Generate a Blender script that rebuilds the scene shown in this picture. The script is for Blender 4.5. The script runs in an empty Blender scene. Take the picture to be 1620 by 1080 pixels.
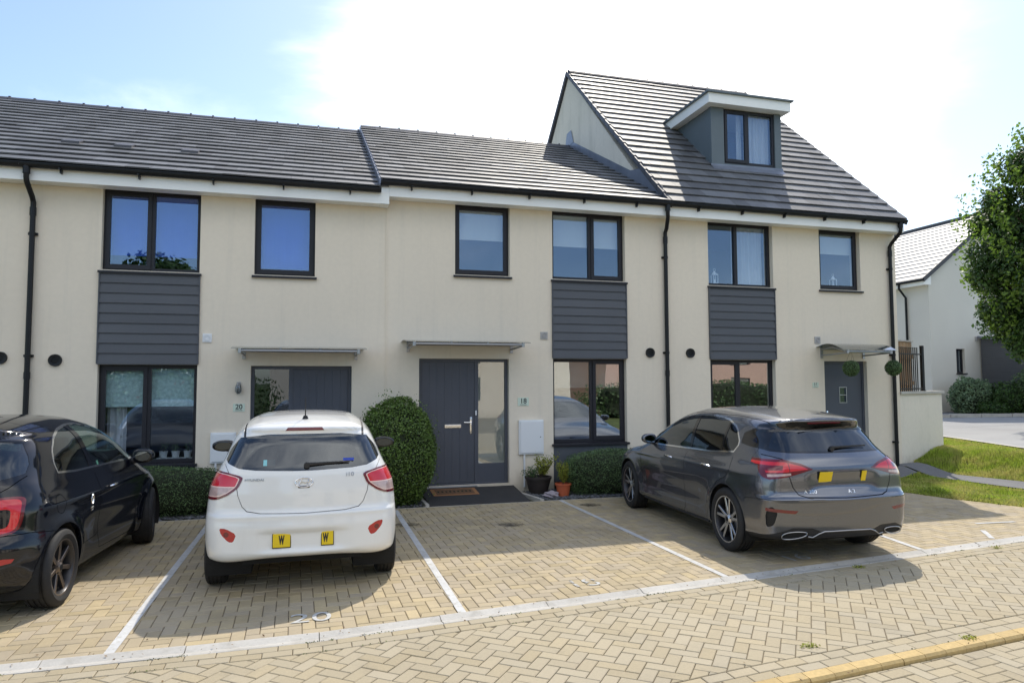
import bpy, bmesh, math, random
import numpy as np
from mathutils import Vector, Matrix
from mathutils.bvhtree import BVHTree
R=math.radians; PI=math.pi
random.seed(7); RNG=np.random.default_rng(7)
S=bpy.context.scene; COL=S.collection

# ------------------------------------------------------------ camera
cam=bpy.data.cameras.new('camera'); camo=bpy.data.objects.new('camera',cam); COL.objects.link(camo)
YAW,PIT,ROL=0.2813,0.0598,-0.0036
fw=Vector((math.sin(YAW)*math.cos(PIT),math.cos(YAW)*math.cos(PIT),math.sin(PIT)))
r0=Vector((math.cos(YAW),-math.sin(YAW),0)); u0=r0.cross(fw)
rr=math.cos(ROL)*r0+math.sin(ROL)*u0; uu=-math.sin(ROL)*r0+math.cos(ROL)*u0
M=Matrix((rr,uu,-fw)).transposed().to_4x4(); M.translation=Vector((0,-11.398,1.84)); camo.matrix_world=M
cam.sensor_width=36; cam.lens=1097.3/1620*36; cam.clip_end=2000; cam.clip_start=0.05
S.camera=camo
# ------------------------------------------------------------ light
SUNV=Vector((0.45,0.714,1.0)).normalized()
w=bpy.data.worlds.new('World'); S.world=w; w.use_nodes=True; nt=w.node_tree
bg=nt.nodes['Background']
sky=nt.nodes.new('ShaderNodeTexSky'); sky.sky_type='NISHITA'; sky.sun_disc=False
sky.sun_elevation=math.asin(SUNV.z); sky.sun_rotation=math.atan2(SUNV.x,SUNV.y)
sky.altitude=50; sky.air_density=1.0; sky.dust_density=.9; sky.ozone_density=1.6
def N(t,ty,**k):
    n=t.nodes.new(ty)
    for a,b in k.items(): setattr(n,a,b)
    return n
tc=N(nt,'ShaderNodeTexCoord'); mp=N(nt,'ShaderNodeMapping'); mp.inputs['Scale'].default_value=(1,1,2.6)
nz=N(nt,'ShaderNodeTexNoise'); nz.inputs['Scale'].default_value=1.7; nz.inputs['Detail'].default_value=9; nz.inputs['Roughness'].default_value=.56
nz.inputs['Distortion'].default_value=.35
rp=N(nt,'ShaderNodeValToRGB'); rp.color_ramp.elements[0].position=.40; rp.color_ramp.elements[1].position=.84; rp.color_ramp.interpolation='EASE'
# clouds: a thin bright bank towards the sun, plus unseen broken cloud added behind the camera to brighten the shaded facades
dot=N(nt,'ShaderNodeVectorMath',operation='DOT_PRODUCT'); dot.inputs[1].default_value=(0.40,0.84,0.37)
m1=N(nt,'ShaderNodeMapRange'); m1.inputs[1].default_value=.885; m1.inputs[2].default_value=.99; m1.inputs[3].default_value=-.14; m1.inputs[4].default_value=.20
sp=N(nt,'ShaderNodeSeparateXYZ'); m2=N(nt,'ShaderNodeMapRange'); m2.inputs[1].default_value=.15; m2.inputs[2].default_value=-.5; m2.inputs[3].default_value=-.2; m2.inputs[4].default_value=.06
mr=N(nt,'ShaderNodeMath',operation='MAXIMUM')
m3=N(nt,'ShaderNodeMapRange'); m3.inputs[1].default_value=.22; m3.inputs[2].default_value=.50; m3.inputs[3].default_value=-.35; m3.inputs[4].default_value=.06; m4=N(nt,'ShaderNodeMath',operation='ADD')
add=N(nt,'ShaderNodeMath',operation='ADD'); mx=N(nt,'ShaderNodeMix',data_type='RGBA')
L=nt.links.new
L(tc.outputs['Generated'],mp.inputs[0]); L(mp.outputs[0],nz.inputs['Vector']); L(tc.outputs['Generated'],dot.inputs[0])
L(dot.outputs['Value'],m1.inputs[0]); L(tc.outputs['Generated'],sp.inputs[0]); L(sp.outputs[1],m2.inputs[0]); L(m1.outputs[0],mr.inputs[0]); L(sp.outputs[2],m3.inputs[0]); L(m2.outputs[0],m4.inputs[0]); L(m3.outputs[0],m4.inputs[1]); L(m4.outputs[0],mr.inputs[1]); L(nz.outputs[0],add.inputs[0]); L(mr.outputs[0],add.inputs[1]); L(add.outputs[0],rp.inputs[0])
fac=N(nt,'ShaderNodeMath',operation='MULTIPLY'); fac.inputs[1].default_value=.9; L(rp.outputs[0],fac.inputs[0])
L(fac.outputs[0],mx.inputs['Factor']); L(sky.outputs[0],mx.inputs['A']); mx.inputs['B'].default_value=(11.,11.,10.8,1)
L(mx.outputs['Result'],bg.inputs[0]); bg.inputs[1].default_value=0.115
sun=bpy.data.lights.new('sun','SUN'); sun.energy=2.3; sun.angle=R(.53); sun.color=(1,.925,.80)
so=bpy.data.objects.new('sun',sun); COL.objects.link(so); so.rotation_euler=SUNV.to_track_quat('Z','Y').to_euler(); so.location=(20,30,40)
S.view_settings.view_transform='Standard'; S.view_settings.look='None'; S.view_settings.exposure=0.92; S.view_settings.gamma=1
S.cycles.max_bounces=10; S.cycles.transparent_max_bounces=24; S.cycles.sample_clamp_indirect=6

# ------------------------------------------------------------ helpers
def tag(o,label=None,cat=None,group=None,kind=None):
    if label: o['label']=label
    if cat: o['category']=cat
    if group: o['group']=group
    if kind: o['kind']=kind
    return o
def thing(name,label,cat,loc=(0,0,0),rotz=0,group=None):
    o=bpy.data.objects.new(name,None); COL.objects.link(o); o.location=loc; o.rotation_euler=(0,0,rotz); o.empty_display_size=.2
    return tag(o,label,cat,group)
def link(name,me,mat,parent=None,mats=None):
    o=bpy.data.objects.new(name,me); COL.objects.link(o)
    for m in (mats or [mat]):
        if m: me.materials.append(m)
    if parent: o.parent=parent
    return o
class MB:
    def __init__(s): s.v=[]; s.f=[]; s.mi=[]; s.xf=None
    def addv(s,vs):
        b=len(s.v)
        for p in vs:
            p=Vector(p)
            s.v.append(tuple(s.xf@p) if s.xf is not None else tuple(p))
        return b
    def add(s,vs,fs,mi=0):
        b=s.addv(vs)
        for f in fs: s.f.append([b+i for i in f]); s.mi.append(mi)
    def box(s,x0,x1,y0,y1,z0,z1,mi=0,rot=None,c=0):
        if c>0:
            # chamfered box
            vs=[];d=c
            def P(a,b,e): return (a,b,e)
            bm=bmesh.new(); bmesh.ops.create_cube(bm,size=1)
            for v in bm.verts: v.co=Vector((x0 if v.co.x<0 else x1,y0 if v.co.y<0 else y1,z0 if v.co.z<0 else z1))
            bmesh.ops.bevel(bm,geom=bm.edges[:],offset=c,segments=2,profile=.6,affect='EDGES')
            bm.verts.index_update()
            vs=[rot@v.co if rot is not None else v.co.copy() for v in bm.verts]; fs=[[v.index for v in f.verts] for f in bm.faces]
            bm.free(); s.add(vs,fs,mi); return
        vs=[(x0,y0,z0),(x1,y0,z0),(x1,y1,z0),(x0,y1,z0),(x0,y0,z1),(x1,y0,z1),(x1,y1,z1),(x0,y1,z1)]
        if rot is not None: vs=[rot@Vector(v) for v in vs]
        s.add(vs,[(0,3,2,1),(4,5,6,7),(0,1,5,4),(1,2,6,5),(2,3,7,6),(3,0,4,7)],mi)
    def tube(s,path,r,seg=10,mi=0,cap=True,sc=(1,1)):
        path=[Vector(p) for p in path]; n=len(path); rs=r if isinstance(r,(list,tuple)) else [r]*n
        ring=[];prev=None
        for i,p in enumerate(path):
            t=(path[min(i+1,n-1)]-path[max(i-1,0)]).normalized()
            a=prev if prev is not None else (Vector((0,0,1)) if abs(t.z)<.9 else Vector((1,0,0)))
            x=(a-t*a.dot(t)).normalized(); y=t.cross(x); prev=x
            ring+= [p+(x*math.cos(2*PI*k/seg)*sc[0]+y*math.sin(2*PI*k/seg)*sc[1])*rs[i] for k in range(seg)]
        fs=[]
        for i in range(n-1):
            for k in range(seg):
                k2=(k+1)%seg; fs.append((i*seg+k,i*seg+k2,(i+1)*seg+k2,(i+1)*seg+k))
        if cap: fs.append(tuple(range(seg))[::-1]); fs.append(tuple((n-1)*seg+k for k in range(seg)))
        s.add(ring,fs,mi)
    def lathe(s,prof,seg=32,axis='z',center=(0,0,0),mi=0,closed=False):
        # prof (r,h) ; axis z / y
        vs=[];n=len(prof);c=Vector(center)
        for r,h in prof:
            for k in range(seg):
                a=2*PI*k/seg;x,y=r*math.cos(a),r*math.sin(a)
                vs.append(c+(Vector((x,y,h)) if axis=='z' else Vector((x,h,y)) if axis=='y' else Vector((h,x,y))))
        fs=[]
        for i in range(n-1 if not closed else n):
            j=(i+1)%n
            for k in range(seg):
                k2=(k+1)%seg; f=(i*seg+k,i*seg+k2,j*seg+k2,j*seg+k); fs.append(f if axis!='y' else f[::-1])
        s.add(vs,fs,mi)
    def prism(s,poly,axis,a,b,mi=0):
        # poly 2D list; axis is the extrusion axis: x->(y,z), y->(x,z), z->(x,y)
        def P(p,t): return (t,p[0],p[1]) if axis=='x' else (p[0],t,p[1]) if axis=='y' else (p[0],p[1],t)
        n=len(poly); vs=[P(p,a) for p in poly]+[P(p,b) for p in poly]
        fs=[tuple(range(n))[::-1],tuple(range(n,2*n))]+[(i,(i+1)%n,n+(i+1)%n,n+i) for i in range(n)]
        s.add(vs,fs,mi)
    def build(s,name,mat,parent=None,smooth=False,fix=True,mats=None,auto=None):
        me=bpy.data.meshes.new(name); me.from_pydata(s.v,[],s.f)
        for p,m in zip(me.polygons,s.mi): p.material_index=m
        if fix:
            bm=bmesh.new(); bm.from_mesh(me); bmesh.ops.recalc_face_normals(bm,faces=bm.faces[:]); bm.to_mesh(me); bm.free()
        if smooth:
            for p in me.polygons: p.use_smooth=True
            me.set_sharp_from_angle(angle=R(auto or 38))
        return link(name,me,mat,parent,mats)
def text_mesh(txt,size,depth=.002,name='lettering',mat=None,parent=None,mw=None,sx=1,bold=0):
    cu=bpy.data.curves.new(name,'FONT'); cu.body=txt; cu.size=size; cu.extrude=depth; cu.align_x='CENTER'; cu.align_y='CENTER'; cu.offset=bold
    o=bpy.data.objects.new('t',cu); COL.objects.link(o); dg=bpy.context.evaluated_depsgraph_get(); dg.update()
    me=bpy.data.meshes.new_from_object(o.evaluated_get(dg)); bpy.data.objects.remove(o)
    X=(mw or Matrix())@Matrix.Diagonal((sx,1,1,1)); me.transform(X); me.materials.clear()
    return link(name,me,mat,parent)
def frame(o,x,z): # matrix from origin, local x, local z(normal)
    x=Vector(x).normalized(); z=Vector(z).normalized(); y=z.cross(x); m=Matrix((x,y,z)).transposed().to_4x4(); m.translation=Vector(o); return m

# ------------------------------------------------------------ materials
MATS={}
def pmat(name,col,rough=.6,metal=0,bump=None,var=None,spec=None,coat=0,scale=None,stain=None,island=None,transl=0,island_dark=None):
    """col base; var=(scale,amount) value noise; bump=(scale,strength,dist); island=amount of value change per loose piece"""
    m=bpy.data.materials.new(name); m.use_nodes=True; t=m.node_tree; b=t.nodes['Principled BSDF']; L=t.links.new
    b.inputs['Base Color'].default_value=(*col,1); b.inputs['Roughness'].default_value=rough; b.inputs['Metallic'].default_value=metal
    if spec is not None: b.inputs['Specular IOR Level'].default_value=spec
    if coat: b.inputs['Coat Weight'].default_value=coat; b.inputs['Coat Roughness'].default_value=.03
    tc=N(t,'ShaderNodeTexCoord'); src=None
    def mul(prev,fac_out,lo,hi):
        r=N(t,'ShaderNodeMapRange'); r.inputs[1].default_value=.25; r.inputs[2].default_value=.75; r.inputs[3].default_value=lo; r.inputs[4].default_value=hi
        L(fac_out,r.inputs[0]); x=N(t,'ShaderNodeVectorMath',operation='SCALE'); 
        if prev is None: x.inputs[0].default_value=col
        else: L(prev,x.inputs[0])
        L(r.outputs[0],x.inputs['Scale']); return x.outputs[0]
    if var:
        for sc,am in ([var] if not isinstance(var[0],(tuple,list)) else var):
            n=N(t,'ShaderNodeTexNoise'); n.inputs['Scale'].default_value=sc; n.inputs['Detail'].default_value=6; L(tc.outputs['Object'],n.inputs['Vector'])
            src=mul(src,n.outputs[0],1-am,1+am)
    if island:
        g=N(t,'ShaderNodeNewGeometry'); r=N(t,'ShaderNodeMapRange'); r.inputs[3].default_value=1-island; r.inputs[4].default_value=1+island
        L(g.outputs['Random Per Island'],r.inputs[0]); x=N(t,'ShaderNodeVectorMath',operation='SCALE')
        if src is None: x.inputs[0].default_value=col
        else: L(src,x.inputs[0])
        L(r.outputs[0],x.inputs['Scale']); src=x.outputs[0]
        if island_dark:
            # some pieces lean to a second colour
            wn=N(t,'ShaderNodeTexWhiteNoise',noise_dimensions='1D'); L(g.outputs['Random Per Island'],wn.inputs['W'])
            f=N(t,'ShaderNodeMath',operation='MULTIPLY'); f.inputs[1].default_value=island_dark[1]; L(wn.outputs['Value'],f.inputs[0])
            y=N(t,'ShaderNodeMix',data_type='RGBA'); L(f.outputs[0],y.inputs['Factor']); L(src,y.inputs['A']); y.inputs['B'].default_value=(*island_dark[0],1); src=y.outputs['Result']
    if stain:
        # streaks / blotches: (colour, scale vec, lo, hi, amount)
        sc_col,sv,lo,hi,am=stain
        mp=N(t,'ShaderNodeMapping'); mp.inputs['Scale'].default_value=sv; L(tc.outputs['Object'],mp.inputs[0])
        n=N(t,'ShaderNodeTexNoise'); n.inputs['Scale'].default_value=1; n.inputs['Detail'].default_value=8; n.inputs['Roughness'].default_value=.65; L(mp.outputs[0],n.inputs['Vector'])
        r=N(t,'ShaderNodeMapRange'); r.inputs[1].default_value=lo; r.inputs[2].default_value=hi; r.inputs[4].default_value=am; L(n.outputs[0],r.inputs[0])
        y=N(t,'ShaderNodeMix',data_type='RGBA'); L(r.outputs[0],y.inputs['Factor']); y.inputs['B'].default_value=(*sc_col,1)
        if src is None: y.inputs['A'].default_value=(*col,1)
        else: L(src,y.inputs['A'])
        src=y.outputs['Result']
    if src is not None: L(src,b.inputs['Base Color'])
    if bump:
        n=N(t,'ShaderNodeTexNoise'); n.inputs['Scale'].default_value=bump[0]; n.inputs['Detail'].default_value=5; L(tc.outputs['Object'],n.inputs['Vector'])
        bp=N(t,'ShaderNodeBump'); bp.inputs['Strength'].default_value=bump[1]; bp.inputs['Distance'].default_value=bump[2]; L(n.outputs[0],bp.inputs['Height']); L(bp.outputs[0],b.inputs['Normal'])
    if transl:
        tr=N(t,'ShaderNodeBsdfTranslucent'); ms=N(t,'ShaderNodeMixShader'); ms.inputs[0].default_value=transl
        if src is not None: L(src,tr.inputs[0])
        else: tr.inputs[0].default_value=(*col,1)
        L(b.outputs[0],ms.inputs[1]); L(tr.outputs[0],ms.inputs[2]); L(ms.outputs[0],t.nodes['Material Output'].inputs[0])
    return m
def glassmat(name,tint,refl,rough=0.0,body=None,bodymix=0,wave=0,reflcol=(1,1,1)):
    """thin pane: tinted see-through plus a mirror part that grows towards grazing"""
    m=bpy.data.materials.new(name); m.use_nodes=True; t=m.node_tree; L=t.links.new
    for n in list(t.nodes):
        if n.type=='BSDF_PRINCIPLED': t.nodes.remove(n)
    out=t.nodes['Material Output']
    tr=N(t,'ShaderNodeBsdfTransparent'); tr.inputs[0].default_value=(*tint,1)
    gl=N(t,'ShaderNodeBsdfGlossy'); gl.inputs['Roughness'].default_value=rough; gl.inputs[0].default_value=(*reflcol,1)
    lw=N(t,'ShaderNodeLayerWeight'); lw.inputs[0].default_value=.5
    pw=N(t,'ShaderNodeMath',operation='POWER'); pw.inputs[1].default_value=3.5; L(lw.outputs['Facing'],pw.inputs[0])
    r=N(t,'ShaderNodeMapRange'); r.inputs[3].default_value=refl; r.inputs[4].default_value=1; L(pw.outputs[0],r.inputs[0])
    a=tr.outputs[0]
    if bodymix:
        d=N(t,'ShaderNodeBsdfDiffuse'); d.inputs[0].default_value=(*body,1); mm=N(t,'ShaderNodeMixShader'); mm.inputs[0].default_value=bodymix
        L(a,mm.inputs[1]); L(d.outputs[0],mm.inputs[2]); a=mm.outputs[0]
    ms=N(t,'ShaderNodeMixShader'); L(r.outputs[0],ms.inputs[0]); L(a,ms.inputs[1]); L(gl.outputs[0],ms.inputs[2]); L(ms.outputs[0],out.inputs[0])
    if wave:
        tc=N(t,'ShaderNodeTexCoord'); n=N(t,'ShaderNodeTexNoise'); n.inputs['Scale'].default_value=1.6; n.inputs['Detail'].default_value=1; L(tc.outputs['Object'],n.inputs['Vector'])
        bp=N(t,'ShaderNodeBump'); bp.inputs['Strength'].default_value=1; bp.inputs['Distance'].default_value=wave; L(n.outputs[0],bp.inputs['Height']); L(bp.outputs[0],gl.inputs['Normal'])
    return m
m_render=pmat('cream render',(.785,.70,.575),.9,bump=(160,.25,.004),var=[(.5,.05),(14,.025)],stain=((.44,.42,.37),(6,6,.30),.52,.82,.22))
def splash(m):
    t=m.node_tree; L=t.links.new; b=t.nodes['Principled BSDF']; src=b.inputs['Base Color'].links[0].from_socket
    tc=N(t,'ShaderNodeTexCoord'); sp=N(t,'ShaderNodeSeparateXYZ'); L(tc.outputs['Object'],sp.inputs[0]); n=N(t,'ShaderNodeTexNoise'); n.inputs['Scale'].default_value=5; n.inputs['Detail'].default_value=8; L(tc.outputs['Object'],n.inputs[0])
    k=N(t,'ShaderNodeMath',operation='MULTIPLY_ADD'); L(n.outputs[0],k.inputs[0]); k.inputs[1].default_value=.9; L(sp.outputs[2],k.inputs[2])
    r=N(t,'ShaderNodeMapRange'); r.inputs[1].default_value=.80; r.inputs[2].default_value=.40; r.inputs[3].default_value=0; r.inputs[4].default_value=.5; L(k.outputs[0],r.inputs[0])
    y=N(t,'ShaderNodeMix',data_type='RGBA'); L(r.outputs[0],y.inputs['Factor']); L(src,y.inputs['A']); y.inputs['B'].default_value=(.36,.31,.22,1); L(y.outputs['Result'],b.inputs['Base Color'])
splash(m_render)
m_render_far=pmat('pale render',(.68,.66,.60),.9,bump=(60,.2,.004),var=(.6,.05))
m_side=pmat('gable render',(.75,.69,.585),.9,bump=(160,.25,.004),var=[(.7,.05),(14,.03)],stain=((.30,.29,.22),(3,3,.7),.5,.8,.35))
splash(m_side)
m_tile=pmat('slate grey roof tile',(.118,.120,.126),.60,bump=(25,.35,.006),var=[(3,.14),(.6,.12)],island=.34,stain=((.16,.15,.12),(2.2,2.2,2.2),.55,.8,.35),spec=.6)
m_tilefar=pmat('pale grey roof tile',(.27,.27,.28),.5,var=(3,.08))
m_ridge=pmat('ridge tile',(.07,.07,.08),.55,bump=(25,.3,.005))
m_lead=pmat('lead flashing',(.20,.22,.27),.38,metal=.35,bump=(9,.5,.01),var=(3,.2))
m_fascia=pmat('white board',(.88,.89,.87),.42,var=(1.5,.04))
m_black=pmat('black plastic',(.008,.009,.011),.42,spec=.35,var=(8,.2))
m_frame=pmat('charcoal window frame',(.020,.020,.026),.42,spec=.35)
m_clad=pmat('charcoal cladding board',(.083,.090,.104),.62,var=[(1.2,.08),(40,.05)],bump=(90,.15,.002),island=.06)
m_panel=pmat('charcoal panel',(.085,.094,.108),.5,var=(1.2,.08))
m_door=pmat('slate blue door',(.070,.080,.105),.42,var=(1.5,.08))
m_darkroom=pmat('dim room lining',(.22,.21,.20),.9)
m_blind=pmat('white roller blind',(.90,.91,.88),.9,transl=.3)
m_blindt=pmat('turquoise patterned blind',(.50,.66,.66),.9,var=(22,.28),stain=((.60,.30,.28),(9,9,9),.62,.70,.5))
m_curtain=pmat('white curtain',(.78,.80,.84),.9,transl=.25)
m_winglass=glassmat('coated window glass',(.92,.95,.96),.13,reflcol=(.68,.80,1.0),wave=.0016)
m_winlow=glassmat('lower window glass',(.80,.84,.84),.30,reflcol=(.95,.97,1.0),wave=.0016)
m_windark=glassmat('dark door glass',(.30,.34,.36),.12,reflcol=(.75,.85,1.0),wave=.0016)
m_blindb=pmat('bright blue blind',(.03,.10,.62),.8,transl=.1,var=(3,.08))
m_blindl=pmat('lilac blue blind',(.22,.27,.42),.8,transl=.1)
m_cang=glassmat('canopy glass',(.45,.50,.52),.10,body=(.13,.15,.15),bodymix=.35)
m_steel=pmat('brushed steel',(.38,.39,.41),.35,metal=.8)
m_chrome=pmat('polished chrome',(.82,.83,.85),.12,metal=1)
m_white=pmat('white plastic',(.78,.80,.82),.4)
m_vent=pmat('grey vent plastic',(.42,.41,.40),.5)
m_paver=pmat('buff block paving',(.41,.328,.192),.85,bump=(140,.35,.003),var=[(.35,.12),(5,.10),(60,.07)],island=.13,island_dark=((.36,.31,.245),.6),stain=((.20,.17,.12),(1.1,1.1,1.1),.53,.75,.6))
m_paver2=pmat('grey buff block paving',(.368,.305,.195),.85,bump=(140,.35,.003),var=[(.4,.09),(60,.09)],island=.075,island_dark=((.40,.36,.28),.45),stain=((.22,.19,.14),(2.2,2.2,2.2),.55,.75,.5))
m_joint=pmat('paving joint sand',(.15,.12,.075),.95,var=(12,.3),bump=(90,.4,.004))
m_ykerb=pmat('ochre kerb block',(.50,.36,.155),.85,bump=(90,.4,.004),var=[(3,.15),(40,.12)],island=.12,stain=((.25,.21,.14),(6,6,6),.52,.78,.4))
m_conc=pmat('pale concrete channel',(.47,.45,.41),.85,bump=(70,.4,.004),var=[(2,.10),(30,.07)],island=.06,stain=((.25,.23,.19),(5,5,5),.52,.74,.6))
m_paint=pmat('worn white paint',(.52,.52,.51),.8,var=[(4,.12),(50,.10)],stain=((.33,.30,.22),(14,14,14),.55,.68,.8))
m_asph=pmat('dark asphalt',(.036,.035,.036),.9,bump=(220,.6,.005),var=[(2,.2),(120,.25)])
m_road=pmat('far road asphalt',(.30,.30,.30),.9,bump=(120,.5,.005),var=[(.8,.10),(60,.1)])
m_path=pmat('grey tarmac footpath',(.16,.16,.165),.9,bump=(150,.5,.005),var=[(1,.12),(60,.15)])
m_grassb=pmat('turf soil',(.075,.10,.02),.95,var=[(1.5,.3),(20,.3)],bump=(40,.6,.02))
m_grass=pmat('grass blades',(.33,.42,.05),.6,island=.45,transl=.4,var=(.9,.25),stain=((.62,.52,.20),(1.6,1.6,1.6),.42,.62,.7))
m_pebble=pmat('dark slate chippings',(.085,.09,.10),.6,island=.6)
m_hedge=pmat('hedge leaves',(.11,.18,.068),.5,island=.45,transl=.3,var=(2.5,.2))
m_box=pmat('clipped shrub leaves',(.125,.20,.042),.42,island=.6,transl=.3,var=[(3,.25),(9,.2)],stain=((.17,.11,.04),(6,6,6),.60,.72,.6))
m_twig=pmat('brown twigs',(.09,.07,.045),.9,var=(10,.2))
m_leaf=pmat('tree leaves',(.045,.098,.018),.5,island=.5,transl=.38,var=(1,.2))
m_leafy=pmat('yellow green leaves',(.30,.33,.045),.5,island=.4,transl=.4)
m_leafl=pmat('young tree leaves',(.16,.26,.035),.45,island=.4,transl=.5)
m_leafp=pmat('pale shrub leaves',(.16,.24,.13),.5,island=.4,transl=.35)
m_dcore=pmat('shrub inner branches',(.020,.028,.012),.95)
m_wood=pmat('weathered fence wood',(.33,.22,.125),.8,island=.2,var=[(2,.15),(40,.1)])
m_terra=pmat('orange plant pot',(.55,.13,.055),.6,var=(6,.1))
m_mat=pmat('coir mat',(.16,.085,.045),.95,bump=(200,1,.005),var=(30,.3))
m_matb=pmat('mat border',(.33,.16,.07),.95,bump=(200,1,.005))

# ------------------------------------------------------------ terrain
def terr(x,y):
    z=float(np.interp(x,[10.6,11.9,12.4,13.3,14.5,21,40,400],[0,.03,.14,.42,.50,.66,.8,.9]))
    if 9.4<x<13.6: z+=.16*max(0,min(1,(y+.75)/.6))*max(0,min(1,(x-10.9)/.5))*max(0,min(1,(13.4-x)/.6))
    return z*float(np.interp(y,[-9,-5],[.2,1])) if x>9.4 else 0.
def nearY(x): return float(np.interp(x,[-14,0,3.69,7.91,20],[-6.24,-6.13,-5.72,-5.24,-3.9]))   # near edge of channel
CW=.185
def kerbY(x): return float(np.interp(x,[-10,1,2.72,5.16,9,20],[-9.3,-7.83,-7.59,-7.35,-7.0,-5.9]))  # far edge of ochre kerb
def grassX(y): return float(np.interp(-y,[0,.95,1.95,2.66,3.6,4.6],[9.1,9.3,9.52,9.68,10.05,11.2]))

def ground():
    # one sheet reaching the horizon; finer and rising to the right
    xs=[-900,-200,-60,-20,-8]+list(np.arange(-4,9,4))+list(np.arange(9,14.5,.25))+list(np.arange(14.5,22,.5))+[24,28,34,45,60,200,900]
    ys=[-900,-200,-60,-20,-10,-6]+list(np.arange(-5,3,.25))+list(np.arange(3,12,.5))+[14,18,25,35,60,200,900]
    vs=[(x,y,terr(x,y)-.06) for y in ys for x in xs]; n=len(xs)
    fs=[(j*n+i,j*n+i+1,(j+1)*n+i+1,(j+1)*n+i) for j in range(len(ys)-1) for i in range(n-1)]
    me=bpy.data.meshes.new('ground'); me.from_pydata(vs,[],fs); tag(link('ground',me,m_grassb),kind='structure')
ground()

def clip(poly,a,b,c):   # keep a*x+b*y>=c
    out=[]
    for i,p in enumerate(poly):
        q=poly[(i+1)%len(poly)]; dp=a*p[0]+b*p[1]-c; dq=a*q[0]+b*q[1]-c
        if dp>=0: out.append(p)
        if dp*dq<0: t=dp/(dp-dq); out.append((p[0]+(q[0]-p[0])*t,p[1]+(q[1]-p[1])*t))
    return out
def area(p): return .5*sum(p[i][0]*p[(i+1)%len(p)][1]-p[(i+1)%len(p)][0]*p[i][1] for i in range(len(p)))
def inset(poly,d):
    if area(poly)<0: poly=poly[::-1]
    out=poly
    n=len(poly)
    for i in range(n):
        p=poly[i];q=poly[(i+1)%n];ex,ey=q[0]-p[0],q[1]-p[1];l=math.hypot(ex,ey)
        if l<1e-6: continue
        a,b=-ey/l,ex/l; out=clip(out,a,b,a*p[0]+b*p[1]+d)
        if len(out)<3: return []
    return out
def brick(mb,poly,z,j=.0028,ch=.0045,h=.03,jit=.0012):
    o=inset(poly,j)
    if len(o)<3 or abs(area(o))<6e-4: return
    i=inset(o,ch)
    if len(i)!=len(o): i=[(p[0]*.96+sum(q[0] for q in o)/len(o)*.04,p[1]*.96+sum(q[1] for q in o)/len(o)*.04) for p in o]
    n=len(o); zz=z+random.uniform(-jit,jit); tx,ty=random.uniform(-.008,.008),random.uniform(-.008,.008)
    cx,cy=o[0]
    vs=[(p[0],p[1],zz-h) for p in o]+[(p[0],p[1],zz-ch*.8+(p[0]-cx)*tx+(p[1]-cy)*ty) for p in o]+[(p[0],p[1],zz+(p[0]-cx)*tx+(p[1]-cy)*ty) for p in i]
    fs=[tuple(range(2*n,3*n))]+[(k,(k+1)%n,n+(k+1)%n,n+k) for k in range(n)]+[(n+k,n+(k+1)%n,2*n+(k+1)%n,2*n+k) for k in range(n)]
    mb.add(vs,fs)
def herring(mb,ang,cen,box,clipper,z):
    ca,sa=math.cos(ang),math.sin(ang); Lb,Wb=.2,.1
    # herringbone cells: horizontal brick at (i*? ) lattice
    rad=max(abs(v) for v in (box[0]-cen[0],box[1]-cen[0],box[2]-cen[1],box[3]-cen[1]))*1.5
    n=int(rad/.1)+4
    for i in range(-n,n):
        for k in range(-n,n):
            # lattice vectors (.1,.1) and (.2,-.2)
            bx=.1*i+.2*k; by=.1*i-.2*k
            if abs(bx)>rad or abs(by)>rad: continue
            for (w_,h_,ox,oy) in ((Lb,Wb,0,0),(Wb,Lb,-.1,0)):
                p=[(bx+ox,by+oy),(bx+ox+w_,by+oy),(bx+ox+w_,by+oy+h_),(bx+ox,by+oy+h_)]
                q=[(cen[0]+a*ca-b*sa,cen[1]+a*sa+b*ca) for a,b in p]
                mx_=sum(a for a,b in q)/4; my_=sum(b for a,b in q)/4
                if not(box[0]-.2<mx_<box[1]+.2 and box[2]-.2<my_<box[3]+.2): continue
                q=clipper(q,mx_,my_)
                if q and len(q)>2: brick(mb,q,z)
def halfabove(f,off):
    def c(q,x,y,sgn=1):
        y0=f(x)+off; m=(f(x+.2)-f(x-.2))/.4   # line y = y0+m(X-x)
        a,b=-m*sgn,1*sgn; return clip(q,a,b,sgn*(y0-m*x))
    return c
BACK=-1.0
def clip_bay(q,x,y):
    q=halfabove(nearY,CW+.002)(q,x,y)
    if q: q=clip(q,0,-1,-BACK) if x<9 else q
    if q:
        g=grassX(y); g2=(grassX(y-.1)-grassX(y+.1))/.2
        q=clip(q,-1,-g2,-(g+g2*y))
    return q
def clip_road(q,x,y):
    q=halfabove(nearY,-.205)(q,x,y,-1)
    if q: q=halfabove(kerbY,.205)(q,x,y)
    return q
def clip_low(q,x,y):
    return halfabove(kerbY,-.11)(q,x,y,-1)
mb=MB(); herring(mb,0.02,(2.0,-3.0),(-6.5,12,-6.2,-1.0),clip_bay,0.0); bays=mb.build('bay_paving',m_paver,fix=False); tag(bays,kind='structure')
mb=MB(); herring(mb,PI/4+.10,(2.0,-7.0),(-5,14,-9.2,-4.2),clip_road,0.0)
def course(mb,f,off,x0,x1,w=.1,l=.2,z=0.,ph=0):
    x=x0+ph
    while x<x1:
        m=(f(x+.1)-f(x-.1))/.2; dx=l/math.sqrt(1+m*m)
        a=(x,f(x)+off); b=(x+dx,f(x+dx)+off); nx,ny=-m*w,w
        brick(mb,[a,b,(b[0]+nx*.0,b[1]+w),(a[0]+nx*.0,a[1]+w)],z); x+=dx
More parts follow.
